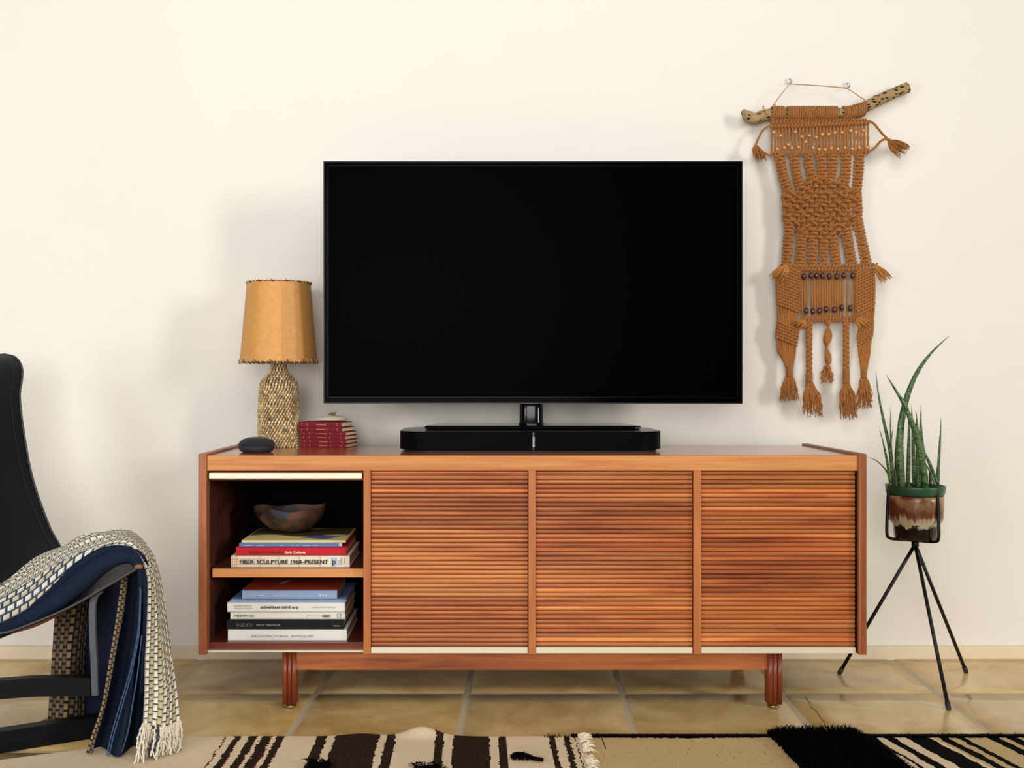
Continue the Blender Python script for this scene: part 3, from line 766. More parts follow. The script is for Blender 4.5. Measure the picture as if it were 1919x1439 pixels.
mb = MB(); ring(mb, (X(631.5, D1), z+.0045, X(639, D1), z+.0145), (X(632, D1), z+.0052, X(638.5, D1), z+.0138), y-.0010, y+.001); mb.box((X(634, D1), y-.001, z+.009), (X(637, D1), y, z+.0097)); mb.build('publisher_mark', inkm, t)
z += h+.0003; h = 18*q
t = book('art_book', 'white book with heavy black lowercase lettering in the lower stack', 'book', 'books in the lower bay', X(426, D1), X(646, D1), z, z+h, D1, .25, wht, M['pagesw']); y = D1-CAMD
spine_text(t, 'schwitters miró arp', X(489, D1), z+.0098, .0118, ink, y, width=X(559, D1)-X(489, D1), bold=.0006)
spine_text(t, 'HAUSER & WIRTH', X(439, D1), z+.0155, .0052, inkg, y, width=X(471, D1)-X(439, D1))
spine_text(t, 'ZÜRICH LONDON', X(439, D1), z+.0085, .0048, inkg, y, width=X(473, D1)-X(439, D1))
spine_text(t, 'HATJE CANTZ VERLAG', X(586, D1), z+.0115, .0052, inkg, y, width=X(628, D1)-X(586, D1))
z += h+.0003; h = 4.5*q
t = book('booklet', 'thin pale blue booklet just below the orange-topped book', 'book', 'books in the lower bay', X(432, D1), X(648, D1), z, z+h, D1+.008, .23, bookmat('pale_blue_cover', (120, 146, 186)), M['pagesw'], ct=.0011)
z += h+.0003; h = 17.5*q
t = book('art_book', 'blue-spined book with orange-red cover, topmost in the lower bay', 'book', 'books in the lower bay', X(453, D1), X(629, D1)+.003, z, z+h, D1+.004, .20, bookmat('blue_spine', (136, 156, 186)), M['pagesw'], topmat=bookmat('orange_red_cover', (186, 66, 40)), ct=.002); y = D1+.004-CAMD
inkp = plain('pale_silver_ink', (208, 212, 220), .6)
spine_text(t, 'Hayo Gelfinn', X(469, D1), z+.0095, .0068, inkp, y, width=X(497, D1)-X(469, D1))
spine_text(t, 'Torrengolen', X(511, D1), z+.0095, .0068, inkp, y, width=X(539, D1)-X(511, D1))
spine_text(t, '●●●', X(598, D1), z+.009, .006, inkg, y, width=.018) if False else None
mb = MB()
for k in range(3): mb.blob((X(600+5*k, D1), y-.0004, z+.0115), (.0022, .0005, .0026))
mb.build('publisher_mark', inkp, t)
mb = MB(); mb.add([(X(511, D1), y+.09, z+h+.0004), (X(517, D1), y+.085, z+h+.0004), (X(528, D1), y+.135, z+h+.0004), (X(520, D1), y+.13, z+h+.0004)], [[0, 1, 2, 3]]); mb.build('cover_print', M['white'], t)

# pottery bowl on the yellow book
DBW = 2.86; bx = X(549, DBW); by = DBW-CAMD
mb = MB(); seg = 72; nr = 12; rows = []; Rb = .094
def rimz(a):
    z = .074+.004*math.sin(2*a+1)+.0025*math.sin(5*a)
    d = abs((a-PI*1.13+PI) % (2*PI)-PI)
    if d < .30: z -= .022*(1-d/.30)         # broken notch at the left
    d = abs((a-.1+PI) % (2*PI)-PI)
    if d < .25: z += .003
    return z
def rimr(a):
    r = Rb*(1+.03*math.sin(3*a))
    d = abs((a-PI*1.0+PI) % (2*PI)-PI); r *= 1+.22*max(0, 1-d/.5)
    return r
for side in (0, 1):
    rows = []
    for i in range(nr+1):
        t_ = i/nr; rr = math.sin(t_*PI/2)**.9; zf = (1-math.cos(t_*PI/2))**.95
        row = []
        for k in range(seg+1):
            a = 2*PI*k/seg; r = rimr(a)*rr*(1 if side == 0 else .955); zz0 = rimz(a)*zf+(.0 if side == 0 else .005*(1-t_))
            row.append(Vector((bx+math.cos(a)*r, by+math.sin(a)*r*.8, ZBW+.0+zz0)))
        rows.append(row)
    mb.grid(rows, flip=(side == 0))
    if side == 0: outer = rows[-1]
    else: mb.grid([outer, rows[-1]])
o = mb.build('pottery_bowl', M['pottery']); tag(o, 'chipped mottled brown and blue pottery bowl on the shelf books', 'bowl')

# ------------------------------------------------------------ wall hanging
DM = 3.165; km = DM/F
def H(x, y, off=0.0): return W(x, y, DM-off)
def Z5(x, y, off=0): return H(1370+x/3.889, 130+y/3.889, off)
def Z6(x, y, off=0): return H(1400+x/4.231, 460+y/4.231, off)
mac = thing('macrame_wall_hanging', H(1545, 212), 'rust macrame wall hanging knotted onto a bent cactus wood branch', 'wall hanging')
bp = catmull([H(1391, 207), H(1400, 216), H(1412, 223), H(1440, 214), H(1500, 212), H(1560, 213), H(1600, 210), H(1625, 199), H(1660, 181), H(1701, 164)], 8)
n = len(bp); rr = []
for i in range(n):
    u = i/(n-1); r = 10.2*km*(1+.06*noise.noise(Vector((i*.35, 0, 0))))
    if u < .12: r *= .32+.68*u/.12
    rr.append(r)
mb = MB(); mb.tube(bp, rr, 16); mb.build('branch', M['cholla'], mac)
mb = MB(); mb.tube([H(1447, 200, .008), H(1463, 178, .012), H(1479, 157.5, .006), H(1530, 160, .004), H(1587, 165, .006), H(1605, 177, .01), H(1624, 190, .01)], .0014, 6)
for x, y, an in ((1447, 209, .35), (1433, 211, -.4), (1638, 191, .1)):
    P = []
    for k in range(20):
        a = 2*PI*k/19*1.0; P.append(H(x+6*math.sin(a*1+.0)*an+an*8*math.cos(a), y, 0)+Vector((0, -math.sin(a)*.021, math.cos(a)*.021)))
    mb.tube(P, .0014, 6)
mb.build('hanging_cord', M['cord_light'], mac)
mb = MB(); x = 1447.0; rwc = random.Random(8)
def branch_y(x):
    return 213 if x < 1590 else 213-(x-1590)*.30
while x < 1622:
    if 1468 < x < 1474 or 1568 < x < 1579 or 1603 < x < 1606: x += 2; continue
    yy = branch_y(x); P = []
    for k in range(17):
        a = 2*PI*k/16; P.append(H(x+rwc.uniform(-.3, .3), yy)+Vector((0, math.cos(a)*.0215, math.sin(a)*.0215)))
    mb.tube(P, .0033, 6); x += 4.1
mb.build('coiled_cord', M['cord'], mac)
# knot helpers
def arc(mb, a, b, bulge, r, n=6, twist=900):
    P = []
    for k in range(n+1):
        t_ = k/n; P.append(a.lerp(b, t_)+Vector((0, -bulge*math.sin(PI*t_), 0)))
    mb.tube(P, r, 6)
def knotbar(mb, x0, y0, x1, y1, r=5.0, step=6.2):
    n = int(math.hypot(x1-x0, y1-y0)/step)
    a = H(x0, y0, .006); b = H(x1, y1, .006); mb.tube([a, b], r*.5*km, 6)
    for k in range(n+1):
        t_ = k/n; c = H(x0+(x1-x0)*t_, y0+(y1-y0)*t_, .008)
        mb.blob(c, (2.4*km, 4.0*km, r*km), 0, 7, 5, Matrix.Rotation(.45*(1 if k % 2 else .6), 3, 'Y'))
def sinnet(mb, pts, w=8.0, step=5.6):
    P = resamp(catmull([Vector((x, y, 0)) for x, y in pts], 6), max(3, int(sum(math.dist(pts[i], pts[i+1]) for i in range(len(pts)-1))/step)))
    mb.tube([H(p.x, p.y, .004) for p in P], w*.62*km, 8, flat=.6)
    for i, p in enumerate(P):
        q = P[min(i+1, len(P)-1)]-P[max(i-1, 0)]; q.normalize(); nx, ny = -q.y, q.x
        s_ = 1 if i % 2 else -1; ww = w*random.uniform(.92, 1.08)
        arc(mb, H(p.x+nx*ww*.8, p.y+ny*ww*.8-1.6*s_, .004), H(p.x-nx*ww*.8, p.y-ny*ww*.8+1.6*s_, .004), .008, 2.7*km, 6)
        for e in (-1, 1):
            mb.blob(H(p.x+e*nx*ww*.86, p.y+e*ny*ww*.86, .005), (3.3*km, 3.6*km, 3.0*km), 0, 7, 6)
km_body = MB(); mb = km_body
# lark's heads and upper bars
for k in range(27):
    x = 1449+k*6.6
    arc(mb, H(x-2, 226, .01), H(x+2, 226, .01), .006, 2.0*km, 4); mb.tube([H(x-2.4, 222, .008), H(x-1.6, 236, .006)], 1.9*km, 6); mb.tube([H(x+2.4, 222, .008), H(x+1.6, 236, .006)], 1.9*km, 6)
    mb.blob(H(x, 229, .010), (3.2*km, 3*km, 3.4*km), 0, 7, 5)
knotbar(mb, 1446, 237, 1628, 231)
knotbar(mb, 1446, 288, 1628, 285)
for k in range(29):
    x = 1447+k*6.42+random.uniform(-.5, .5); x2 = x+random.uniform(-.8, .8)
    mb.tube(resamp([H(x, 236, .004), H(x2, 288, .004)], 14), 2.15*km, 7, lobes=2, twist=700, amp=.25)
tops = [(1461, 292), (1489, 292), (1515, 292), (1538, 292), (1561, 292), (1586, 292), (1610, 291)]
bots = [(1480, 366), (1500, 352), (1524, 338), (1541, 332), (1556, 338), (1580, 352), (1604, 366)]
mids = [(1467, 325), (1492, 322), (1517, 315), (1540, 312), (1560, 315), (1585, 322), (1608, 328)]
for a, m_, b in zip(tops, mids, bots): sinnet(mb, [a, m_, b], 8.2)
# dense alternating net, an hourglass diamond
def net_lim(x):
    u = abs(x-1542)/68.0; return 334+u*32, 458-u*44
row = 0; y = 336
while y < 460:
    x = 1542-68+(8.6 if row % 2 else 0)
    while x <= 1611:
        lo, hi = net_lim(x)
        if lo-3 <= y <= hi+3:
            jx, jy = random.uniform(-2.4, 2.4), random.uniform(-2.2, 2.2); tl = random.uniform(-3.5, 3.5)
            c = (x+jx, y+jy); s_ = 1 if (row+int(x)) % 2 else -1
            arc(mb, H(c[0]-7, c[1]-2*s_-tl, .004), H(c[0]+7, c[1]+2*s_+tl, .004), .015, 2.35*km, 6)
            arc(mb, H(c[0]-6, c[1]+4.5*s_-tl, .003), H(c[0]+6, c[1]-4.5*s_+tl, .003), .008, 2.5*km, 6)
            for e in (-1, 1):
                mb.tube([H(c[0]+e*7, c[1]-2, .005), H(c[0]+e*5.5, c[1]+7, .006), H(c[0]+e*2, c[1]+11, .003)], 2.3*km, 6)
                mb.tube([H(c[0]+e*7, c[1]+2, .005), H(c[0]+e*5.5, c[1]-7, .006), H(c[0]+e*2, c[1]-11, .003)], 2.3*km, 6)
        x += 17.2
    y += 8.6; row += 1
a7 = [(1480, 413), (1503, 430), (1524, 444), (1544, 452), (1562, 446), (1586, 431), (1607, 413)]
b7 = [(1474, 496), (1498, 498), (1521, 499), (1543, 500), (1568, 499), (1597, 498), (1624, 494)]
for i, (a, b) in enumerate(zip(a7, b7)): sinnet(mb, [a, ((a[0]+b[0])/2, (a[1]+b[1])/2), b], 8.2 if i != 3 else 7.2)
for sgn, ex in ((1, 1480), (-1, 1606)): sinnet(mb, [(ex, 364), (ex-sgn*2, 390), (ex, 415)], 7)
knotbar(mb, 1462, 500, 1642, 497, 5.4); knotbar(mb, 1470, 505, 1610, 505, 4.6)
for k in range(22):
    x = 1503+k*4.75
    if k in (3, 17, 19): continue
    mb.tube(resamp([H(x, 503, .004), H(x+random.uniform(-.6, .6), 598, .004)], 18), 1.9*km, 7, lobes=2, twist=700, amp=.25)
knotbar(mb, 1503, 597, 1606, 596, 4.8); knotbar(mb, 1508, 601, 1600, 601, 3.5)
km_o = mb.build('knotted_body', M['cord'], mac)
# side panels of diagonal knots
def spanel(left, right, y0, y1, sgn):
    mb = MB(); 
    def at(poly, y):
        for i in range(len(poly)-1):
            if poly[i][1] <= y <= poly[i+1][1]: t_ = (y-poly[i][1])/(poly[i+1][1]-poly[i][1]); return poly[i][0]+(poly[i+1][0]-poly[i][0])*t_
        return poly[-1][0] if y > poly[-1][1] else poly[0][0]
    for k in range(9):
        u = k/8; P = []
        for j in range(40):
            y = y0+(y1-y0)*j/39; l_, r_ = at(left, y), at(right, y); P.append(Z6(l_+(r_-l_)*u+2.5*math.sin(j*.7+k*2), y, .004))
        mb.tube(P, 2.3*km, 7, lobes=2, twist=700, amp=.3)
    y = y0; i = 0
    while y < y1-60:
        l_, r_ = at(left, y), at(right, y); nn = max(3, int((r_-l_)/20))
        zone = ((y-y0)/(y1-y0))
        if .42 < zone < .56 or zone > .74: y += 24; continue
        for k in range(nn+1):
            u = k/nn; yy = y+sgn*(u-.5)*60
            if yy < y0 or yy > y1: continue
            l2, r2 = at(left, yy), at(right, yy)
            mb.blob(Z6(l2+(r2-l2)*u, yy, .009), (2.6*km, 3*km, 4.6*km), 0, 6, 5, Matrix.Rotation(sgn*-.75+random.uniform(-.2, .2), 3, 'Y'))
        y += 24; i += 1
    return mb.build('side_band', M['cord'], mac)
spanel([(280, 170), (240, 250), (245, 450), (250, 600), (235, 720), (250, 830), (300, 930), (315, 975)], [(415, 170), (415, 250), (410, 500), (380, 600), (405, 680), (375, 850), (352, 975)], 180, 975, 1)
spanel([(880, 170), (870, 250), (870, 480), (900, 640), (880, 720), (890, 850), (908, 990)], [(1000, 170), (1005, 380), (1000, 550), (988, 700), (968, 850), (945, 990)], 180, 990, -1)
# plaited tails
def plait(x, y0, y1, w=24, name='plaited_cord'):
    mb = MB()
    for k in range(3):
        P = []
        for j in range(60):
            t_ = j/59; a = t_*(y1-y0)/115*2*PI+k*2*PI/3
            P.append(Z6(x+w*.60*math.sin(a), y0+(y1-y0)*t_, .007+.0052*math.sin(2*a)))
        mb.tube(P, 2.9*km, 7, lobes=2, twist=600, amp=.15)
    mb.build(name, M['cord'], mac)
plait(492, 600, 1035); plait(785, 590, 990)
mb = MB()   # spiral sinnet in the middle
for k in range(52):
    t_ = k/51; y = 600+370*t_; a = t_*2*PI*1.15+.6; w = 36*(1-.45*t_)*(1 if t_ > .02 else .8)
    cx = 637+7*math.sin(t_*9)
    c = math.cos(a); s_ = math.sin(a)
    P = [Z6(cx+w*c*u, y+6*u*(1 if c > 0 else -1), .010+.009*s_*u-.004*u*u+.004) for u in (-1, -.6, 0, .6, 1)]
    mb.tube(P, 2.0*km, 6)
mb.build('spiral_cord', M['cord'], mac)
# tassels
def collar(mb, x, y0, y1, w):
    y = y0
    while y < y1:
        P = [Z6(x+w*math.cos(2*PI*k/12), y, .006+w/4.231*km*math.sin(2*PI*k/12)) for k in range(13)]
        mb.tube(P, 1.5*km, 5); y += 11
    mb.tube([Z6(x, y0, .006), Z6(x, y1, .006)], w/4.231*km*.9, 8)
def strands(mb, x, y, x0, x1, y1, n, r=1.0, sc=Z6, seed=1, droop=0, mi=0, topw=14, yv=.18):
    rt = random.Random(seed)
    for k in range(n):
        u = rt.random(); ex = x0+(x1-x0)*u; ey = y+(y1-y)*(1-yv*2*rt.random()) if yv else y1
        sx_ = x+topw*(u-.5)*2; mx = (sx_+ex)/2+rt.uniform(-14, 14)+(ex-sx_)*.18; my = (y+ey)/2
        P = catmull([sc(sx_, y, .006+rt.uniform(-.003, .003)), sc(mx, my, .010+rt.uniform(-.006, .008)), sc(ex+rt.uniform(-8, 8), ey, .008+rt.uniform(-.006, .008))], 5)
        m_ = len(P)
        P = [p+Vector((.0018*math.sin(i*1.5+k), 0, 0)) for i, p in enumerate(P)]
        mb.tube(P, [r*km*(1.15-.6*i/(m_-1)) for i in range(m_)], 5, mi, lobes=0)
def tassel(x, y0, yc, y1, x0, x1, n=34, seed=1, w=24):
    mb = MB(); collar(mb, x, y0, yc, w); strands(mb, x, yc-6, x0, x1, y1, int(n*1.7), 1.2, seed=seed, topw=20, yv=.17); mb.build('tassel', M['cord'], mac)
tassel(335, 965, 1040, 1240, 262, 405, 34, 1)
tassel(492, 1020, 1085, 1365, 440, 600, 38, 2)
tassel(785, 985, 1090, 1385, 735, 880, 40, 3)
tassel(925, 988, 1050, 1300, 868, 992, 34, 4, 22)
mb = MB(); strands(mb, 632, 955, 575, 690, 1095, 22, 1.5, seed=5, topw=16); mb.build('tassel', M['cord'], mac)
def tuft(x0, y0, pts, n, seed, sc, r=.8, spread=40):
    """brushed-out end: strands from one point to a fan of ends"""
    mb = MB(); rt = random.Random(seed)
    for k in range(n):
        ex, ey = pts[0]; u = rt.uniform(-1, 1); ax, ay = pts[1]
        tx = ex+ax*u+rt.uniform(-16, 16); ty_ = ey+ay*u+rt.uniform(-16, 16); f_ = rt.uniform(.72, 1.08); tx = x0+(tx-x0)*f_; ty_ = y0+(ty_-y0)*f_
        b = rt.uniform(-.008, .012)
        P = catmull([sc(x0, y0, .008), sc((x0+tx)/2+ax*u*.35, (y0+ty_)/2+ay*u*.35, .014+b), sc(tx, ty_, .008+b)], 4)
        mb.tube(P, [r*km*(1.0-.65*i/(len(P)-1)) for i in range(len(P))], 5)
    return mb
tuft(320, 145, ((240, 270), (52, 20)), 110, 3, Z6, 1.3).build('brushed_tuft', M['cord_light'], mac)
tuft(1010, 150, ((1110, 262), (38, -18)), 70, 4, Z6, 1.1).build('brushed_tuft', M['cord_light'], mac)
tuft(460, 590, ((398, 650), (45, 22)), 80, 5, Z6, 1.2).build('brushed_tuft', M['cord_light'], mac)
tuft(868, 575, ((938, 640), (35, -28)), 80, 6, Z6, 1.2).build('brushed_tuft', M['cord_light'], mac)
m1 = tuft(178, 545, ((215, 655), (42, 6)), 110, 7, Z5, 1.0)
m1.tube(resamp(catmull([Z5(295, 405, .008), Z5(235, 440, .01), Z5(200, 500, .01), Z5(180, 550, .008)], 6), 20), 1.9*km, 7, 0, lobes=2, twist=600, amp=.3)
m1.tube(resamp(catmull([Z5(295, 628, .008), Z5(265, 622, .01), Z5(235, 600, .01)], 6), 12), 1.9*km, 7, 0, lobes=2, twist=600, amp=.3)
m1.build('brushed_tuft', M['cord'], mac)
m1 = tuft(1140, 515, ((1262, 600), (40, -42)), 110, 8, Z5, 1.0)
m1.tube(resamp(catmull([Z5(995, 372, .008), Z5(1040, 395, .01), Z5(1090, 455, .01), Z5(1150, 515, .01), Z5(1200, 545, .01)], 6), 26), 2.2*km, 7, 0, lobes=2, twist=600, amp=.3)
m1.tube(resamp(catmull([Z5(1005, 600, .008), Z5(1050, 570, .01), Z5(1095, 520, .01), Z5(1150, 512, .012), Z5(1200, 550, .01)], 6), 26), 2.2*km, 7, 0, lobes=2, twist=600, amp=.3)
m1.build('brushed_tuft', M['cord'], mac)
# beads
mbb = MB(); mbb.blob((0, 0, 0), (2.9*km, 2.9*km, 2.9*km), 0, 14, 10); first = None
lb_ = [(312, 460), (360, 484), (337, 580), (388, 572), (417, 550), (442, 573), (468, 455), (492, 568), (515, 490), (542, 528), (570, 482), (597, 572), (620, 495), (642, 583), (665, 475), (685, 584), (711, 474), (731, 575), (757, 462), (778, 580), (809, 460), (831, 572), (870, 448), (883, 578), (911, 462), (936, 572), (963, 447), (990, 570)]
for x, y in lb_:
    if first is None: first = mbb.build('wooden_bead', M['bead']); first.parent = mac; b = first
    else: b = first.copy(); COL.objects.link(b)
    b.location = Z5(x, y, .009)-mac.location
mbb = MB(); mbb.lathe([(0, -6.1*km), (1.9*km, -5.8*km), (3.7*km, -3.2*km), (4.4*km, 0), (3.7*km, 3.2*km), (1.9*km, 5.8*km), (0, 6.1*km)], (0, 0, 0), 14); first = None
for x, y in [(450, 245), (507, 240), (551, 240), (598, 240), (652, 245), (711, 245), (766, 238), (835, 240), (470, 517), (520, 522), (573, 518), (627, 505), (692, 510), (751, 492), (817, 497)]:
    if first is None: first = mbb.build('dark_wooden_bead', M['beadd']); first.parent = mac; b = first
    else: b = first.copy(); COL.objects.link(b)
    b.location = Z6(x, y, .012)-mac.location
for (x, y, w_) in ((1479, 152, 'left'), (1587, 160, 'right')):
    t = thing('wall_hook', W(x, y, DW-.004), 'small white plastic wall hook holding the %s end of the hanging cord' % w_, 'hook', 'hooks of the wall hanging')
    mb = MB(); c = W(x, y, DW-.003)
    for (dz, r_, y_) in ((.004, .0085, .0),): mb.lathe([(0, 0), (r_, 0), (r_, .004), (r_*.8, .006), (0, .006)], (0, 0, 0), 20)
    mb.v = [c+Vector((v.x, -v.z, v.y*1.25)) for v in mb.v]
    mb.build('hook_plate', M['plastic'], t)
    mb = MB(); mb.tube(catmull([c+Vector((0, -.004, -.006)), c+Vector((0, -.014, -.009)), c+Vector((0, -.022, -.0085)), c+Vector((0, -.024, -.003))], 5), .0018, 8)
    mb.blob(c+Vector((0, -.006, .003)), (.0035, .002, .0035)); mb.build('hook_pin', M['steel'], t)

# ------------------------------------------------------------ plant stand, pot, plant
DP = 2.92; px0 = 1715; hub = W(1715, 1016, DP); kp = DP/F
stand = thing('plant_stand', (hub.x, hub.y, 0), 'black wire tripod plant stand right of the sideboard', 'plant stand')
mb = MB(); mb.tube([hub+Vector((0, 0, -.012)), hub+Vector((0, 0, .006))], .0105, 14); mb.build('hub', M['iron'], stand)
feet = [W(1778, 1330, 2.687), W(1572, 1262, 3.02), W(1811, 1260, 3.035)]
for f in feet:
    f = Vector((f.x, f.y, 0)); d = (hub-f).normalized()
    mb = MB(); mb.tube([f+d*.012, hub-Vector((0, 0, .006))], .0052, 10); lg = mb.build('leg', M['iron'], stand)
    mb = MB(); mb.tube([f+Vector((0, 0, .0005)), f+d*.006, f+d*.022], [.0062, .0072, .0068], 12); mb.build('rubber_foot', M['rubber'], lg)
rc = 55*kp; zb = hub.z+.006
for i, th in enumerate((math.radians(184), math.radians(-66), math.radians(62))):
    d = Vector((math.cos(th), math.sin(th), 0)); base = Vector((hub.x, hub.y, zb))
    R_ = rc if i == 0 else rc*.97
    zt_ = W(0, 915, DP).z
    P = catmull([base, base+d*R_*.45+Vector((0, 0, .002)), base+d*R_*.86+Vector((0, 0, .006)), base+d*R_*.985+Vector((0, 0, .018)), base+d*R_*.99+Vector((0, 0, .06)), Vector((hub.x, hub.y, zt_))+d*R_*.93, Vector((hub.x, hub.y, zt_+.004))+d*R_*.86], 6)
    mb = MB(); mb.tube(P, .0046, 10); mb.build('cradle_arm', M['iron'], stand)
# glazed pot
pb = zb+.0055; pc = (hub.x, hub.y, pb)
pot = thing('ceramic_pot', pc, 'brown and cream drip glazed ceramic pot in the wire stand', 'pot')
zr2 = lambda py: W(0, py, DP).z-pb
prof = [(0, 0), (35*kp, 0), (37*kp, .003), (38.5*kp, zr2(988)), (40*kp, zr2(982)), (47*kp, zr2(974)), (48.5*kp, zr2(966)), (49.5*kp, zr2(935)), (49.5*kp, zr2(927)), (47.5*kp, zr2(927)), (46*kp, zr2(935)), (44*kp, zr2(975)), (34*kp, zr2(990)), (33*kp, .008), (0, .008)]
mb = MB(); mb.lathe(prof, pc, 72, rad=lambda a, z: 1+.012*math.cos(a*10)*(1 if z < .06 else .35)); mb.build('pot_body', M['glaze'], pot)
plant = thing('potted_snake_plant', (hub.x, hub.y, pb+.05), 'spiky cylindrical snake plant in green nursery pot inside the glazed pot', 'plant')
mb = MB(); zg = lambda py: W(0, py, DP).z
mb.lathe([(40*kp, zg(968)), (44*kp, zg(930.5)), (45*kp, zg(926.4)), (49*kp, zg(926.2)), (51*kp, zg(923)), (52*kp, zg(912)), (52.5*kp, zg(909)), (50*kp, zg(909)), (49*kp, zg(912)), (43*kp, zg(930)), (39*kp, zg(966)), (0, zg(966)), (0, zg(968)), (40*kp, zg(968))], (hub.x, hub.y, 0), 56)
mb.build('nursery_pot', M['nursery'], plant)
mb = MB(); zs = zg(916); mb.lathe([(0, zs+.002), (25*kp, zs+.003), (47*kp, zs), (46*kp, zs-.02), (0, zs-.02)], (hub.x, hub.y, 0), 40); mb.build('soil', M['soil'], plant)
def leaf(pts, w, dbase, dtip, mat='leaf', flatten=.85):
    n0 = len(pts); P = [W(1550+x/3.597, 620+y/3.597, dtip+(dbase-dtip)*(i/(n0-1))**1) for i, (x, y) in enumerate(pts)]
    P = P[::-1]; P = resamp(catmull(P, 8), 26)
    r = [w/3.597/2*kp*(1-(i/25)**2.2*.97)*(.8+.2*min(1, i/4)) for i in range(26)]
    mb = MB(); mb.tube(P, r, 10, flat=flatten); return mb.build('leaf', M[mat], plant)
B = 1062
leaf([(825, 32), (700, 150), (610, 275), (550, 410), (520, 520), (497, 640), (490, 820), (508, B)], 50, 2.89, 2.90)
leaf([(394, 290), (450, 380), (515, 490), (580, 640), (625, 800), (650, 940), (668, B)], 48, 2.88, 2.86)
leaf([(328, 265), (345, 420), (380, 600), (420, 780), (436, 900), (446, B-10)], 26, 2.92, 2.92)
leaf([(350, 650), (375, 740), (405, 880), (430, B-20)], 20, 2.90, 2.88)
leaf([(428, 500), (427, 650), (432, 800), (442, B-15)], 17, 2.95, 2.96)
leaf([(447, 640), (432, 760), (438, 900), (455, B-15)], 18, 2.97, 2.98)
leaf([(262, 850), (320, 868), (375, 912), (410, 965), (424, 1035)], 12, 2.90, 2.86, 'leaf')
leaf([(508, 500), (484, 640), (470, 850), (478, B-5)], 34, 2.93, 2.93)
leaf([(548, 500), (552, 700), (545, B-12)], 30, 2.95, 2.95)
leaf([(568, 492), (578, 700), (588, B-5)], 30, 2.93, 2.93)
leaf([(597, 520), (612, 720), (616, B)], 34, 2.90, 2.90)
leaf([(635, 495), (630, 660), (632, 860), (640, B-10)], 32, 2.94, 2.94)
leaf([(640, 640), (650, 800), (690, 890), (745, 1030)], 24, 2.91, 2.92)
leaf([(770, 572), (760, 760), (752, 900), (748, 1040)], 21, 2.92, 2.92)
leaf([(640, 860), (690, 940), (728, 1040)], 18, 2.89, 2.89)
leaf([(455, 915), (460, 980), (466, 1050)], 26, 2.87, 2.87, 'leafdark')
leaf([(742, 900), (738, 960), (740, 1045)], 8, 2.95, 2.95, 'leafdark')
leaf([(690, 930), (692, 980), (700, 1045)], 20, 2.90, 2.90, 'leafdark')

# ------------------------------------------------------------ lounge chair
def sheet(curves, m, nv, fn=None):
    """loft: resample each guide curve to m points, Catmull across guides into nv columns"""
    C = [resamp(catmull(c, 10), m) for c in curves]; rows = []
    for i in range(m):
        row = resamp(catmull([c[i] for c in C], 8), nv)
        rows.append(row)
    if fn: rows = [[fn(i/(m-1), j/(nv-1), p) for j, p in enumerate(r)] for i, r in enumerate(rows)]
    return rows
chair = thing('lounge_chair', (-1.25, -0.30, 0), 'black leather sling lounge chair cropped at the left edge', 'chair')
near = [W(268, 1058, 2.33), W(235, 1078, 2.32), (W(190, 1104, 2.31)), W(130, 1138, 2.30), W(60, 1168, 2.29), W(0, 1187, 2.28), W(-90, 1190, 2.27), W(-190, 1130, 2.26), W(-250, 1000, 2.26), W(-290, 850, 2.26), W(-320, 690, 2.27)]
far = [W(232, 1030, 2.62), W(190, 1050, 2.66), W(160, 1070, 2.70), W(140, 1080, 2.74), W(128, 1066, 2.80), W(113, 1025, 2.84), W(92, 985, 2.86), W(62, 900, 2.88), W(46, 820, 2.89), W(37, 745, 2.90), W(41, 712, 2.905), W(41, 688, 2.91), W(30, 670, 2.915), W(8, 664, 2.92)]
n_ = resamp(catmull(near, 10), 60); f_ = resamp(catmull(far, 10), 60)
mid = []
for i in range(60):
    u = i/59; c = n_[i].lerp(f_[i], .5); sag = .055*math.sin(PI*min(1, u/.6)**1.5) if u < .6 else 0
    back = .05*math.sin(PI*max(0, (u-.4)/.6)) if u > .4 else 0
    mid.append(c+Vector((-back, back*.8, -sag)))
rows = []
for i in range(60):
    row = resamp(catmull([n_[i], n_[i].lerp(mid[i], .55)+Vector((0, 0, -.012*math.sin(PI*i/59))), mid[i], mid[i].lerp(f_[i], .5), f_[i]], 8), 33); rows.append(row)
mb = MB(); mb.grid(rows, 0, True)
# second face, offset, in tan leather
offs = []
for i in range(60):
    r_ = []
    for j in range(33):
        a = rows[min(i+1, 59)][j]-rows[max(i-1, 0)][j]; b = rows[i][min(j+1, 32)]-rows[i][max(j-1, 0)]
        nrm = a.cross(b).normalized()
        r_.append(rows[i][j]+nrm*.0045)
    offs.append(r_)
mb.grid(offs, 1, True, flip=True)
mb.build('leather_sling', [M['leather'], M['tan']], chair)
mb = MB(); edge = [r[0] for r in rows]+[rows[-1][j] for j in range(1, 32)]+[r[-1] for r in rows[::-1]]+[rows[0][j] for j in range(31, 0, -1)]+[rows[0][0]]
mb.tube([p for p in edge], .0034, 6); mb.build('edge_piping', plain('leather_piping', (50, 51, 54), .45), chair)
mb = MB()
E = resamp([r[31].lerp(r[30], .6)+Vector((.0, -.003, .002)) for r in rows], 260)
for i in range(0, 259, 2): mb.tube([E[i], E[i+1]], .0009, 4)
mb.build('stitching', M['stitch'], chair)
mb = MB(); c = W(262, 1061, 2.33); mb.blob(c+Vector((0, -.006, 0)), (.012, .004, .006)); mb.build('corner_rivet', plain('worn_brown_leather', (120, 82, 52), .5), chair)
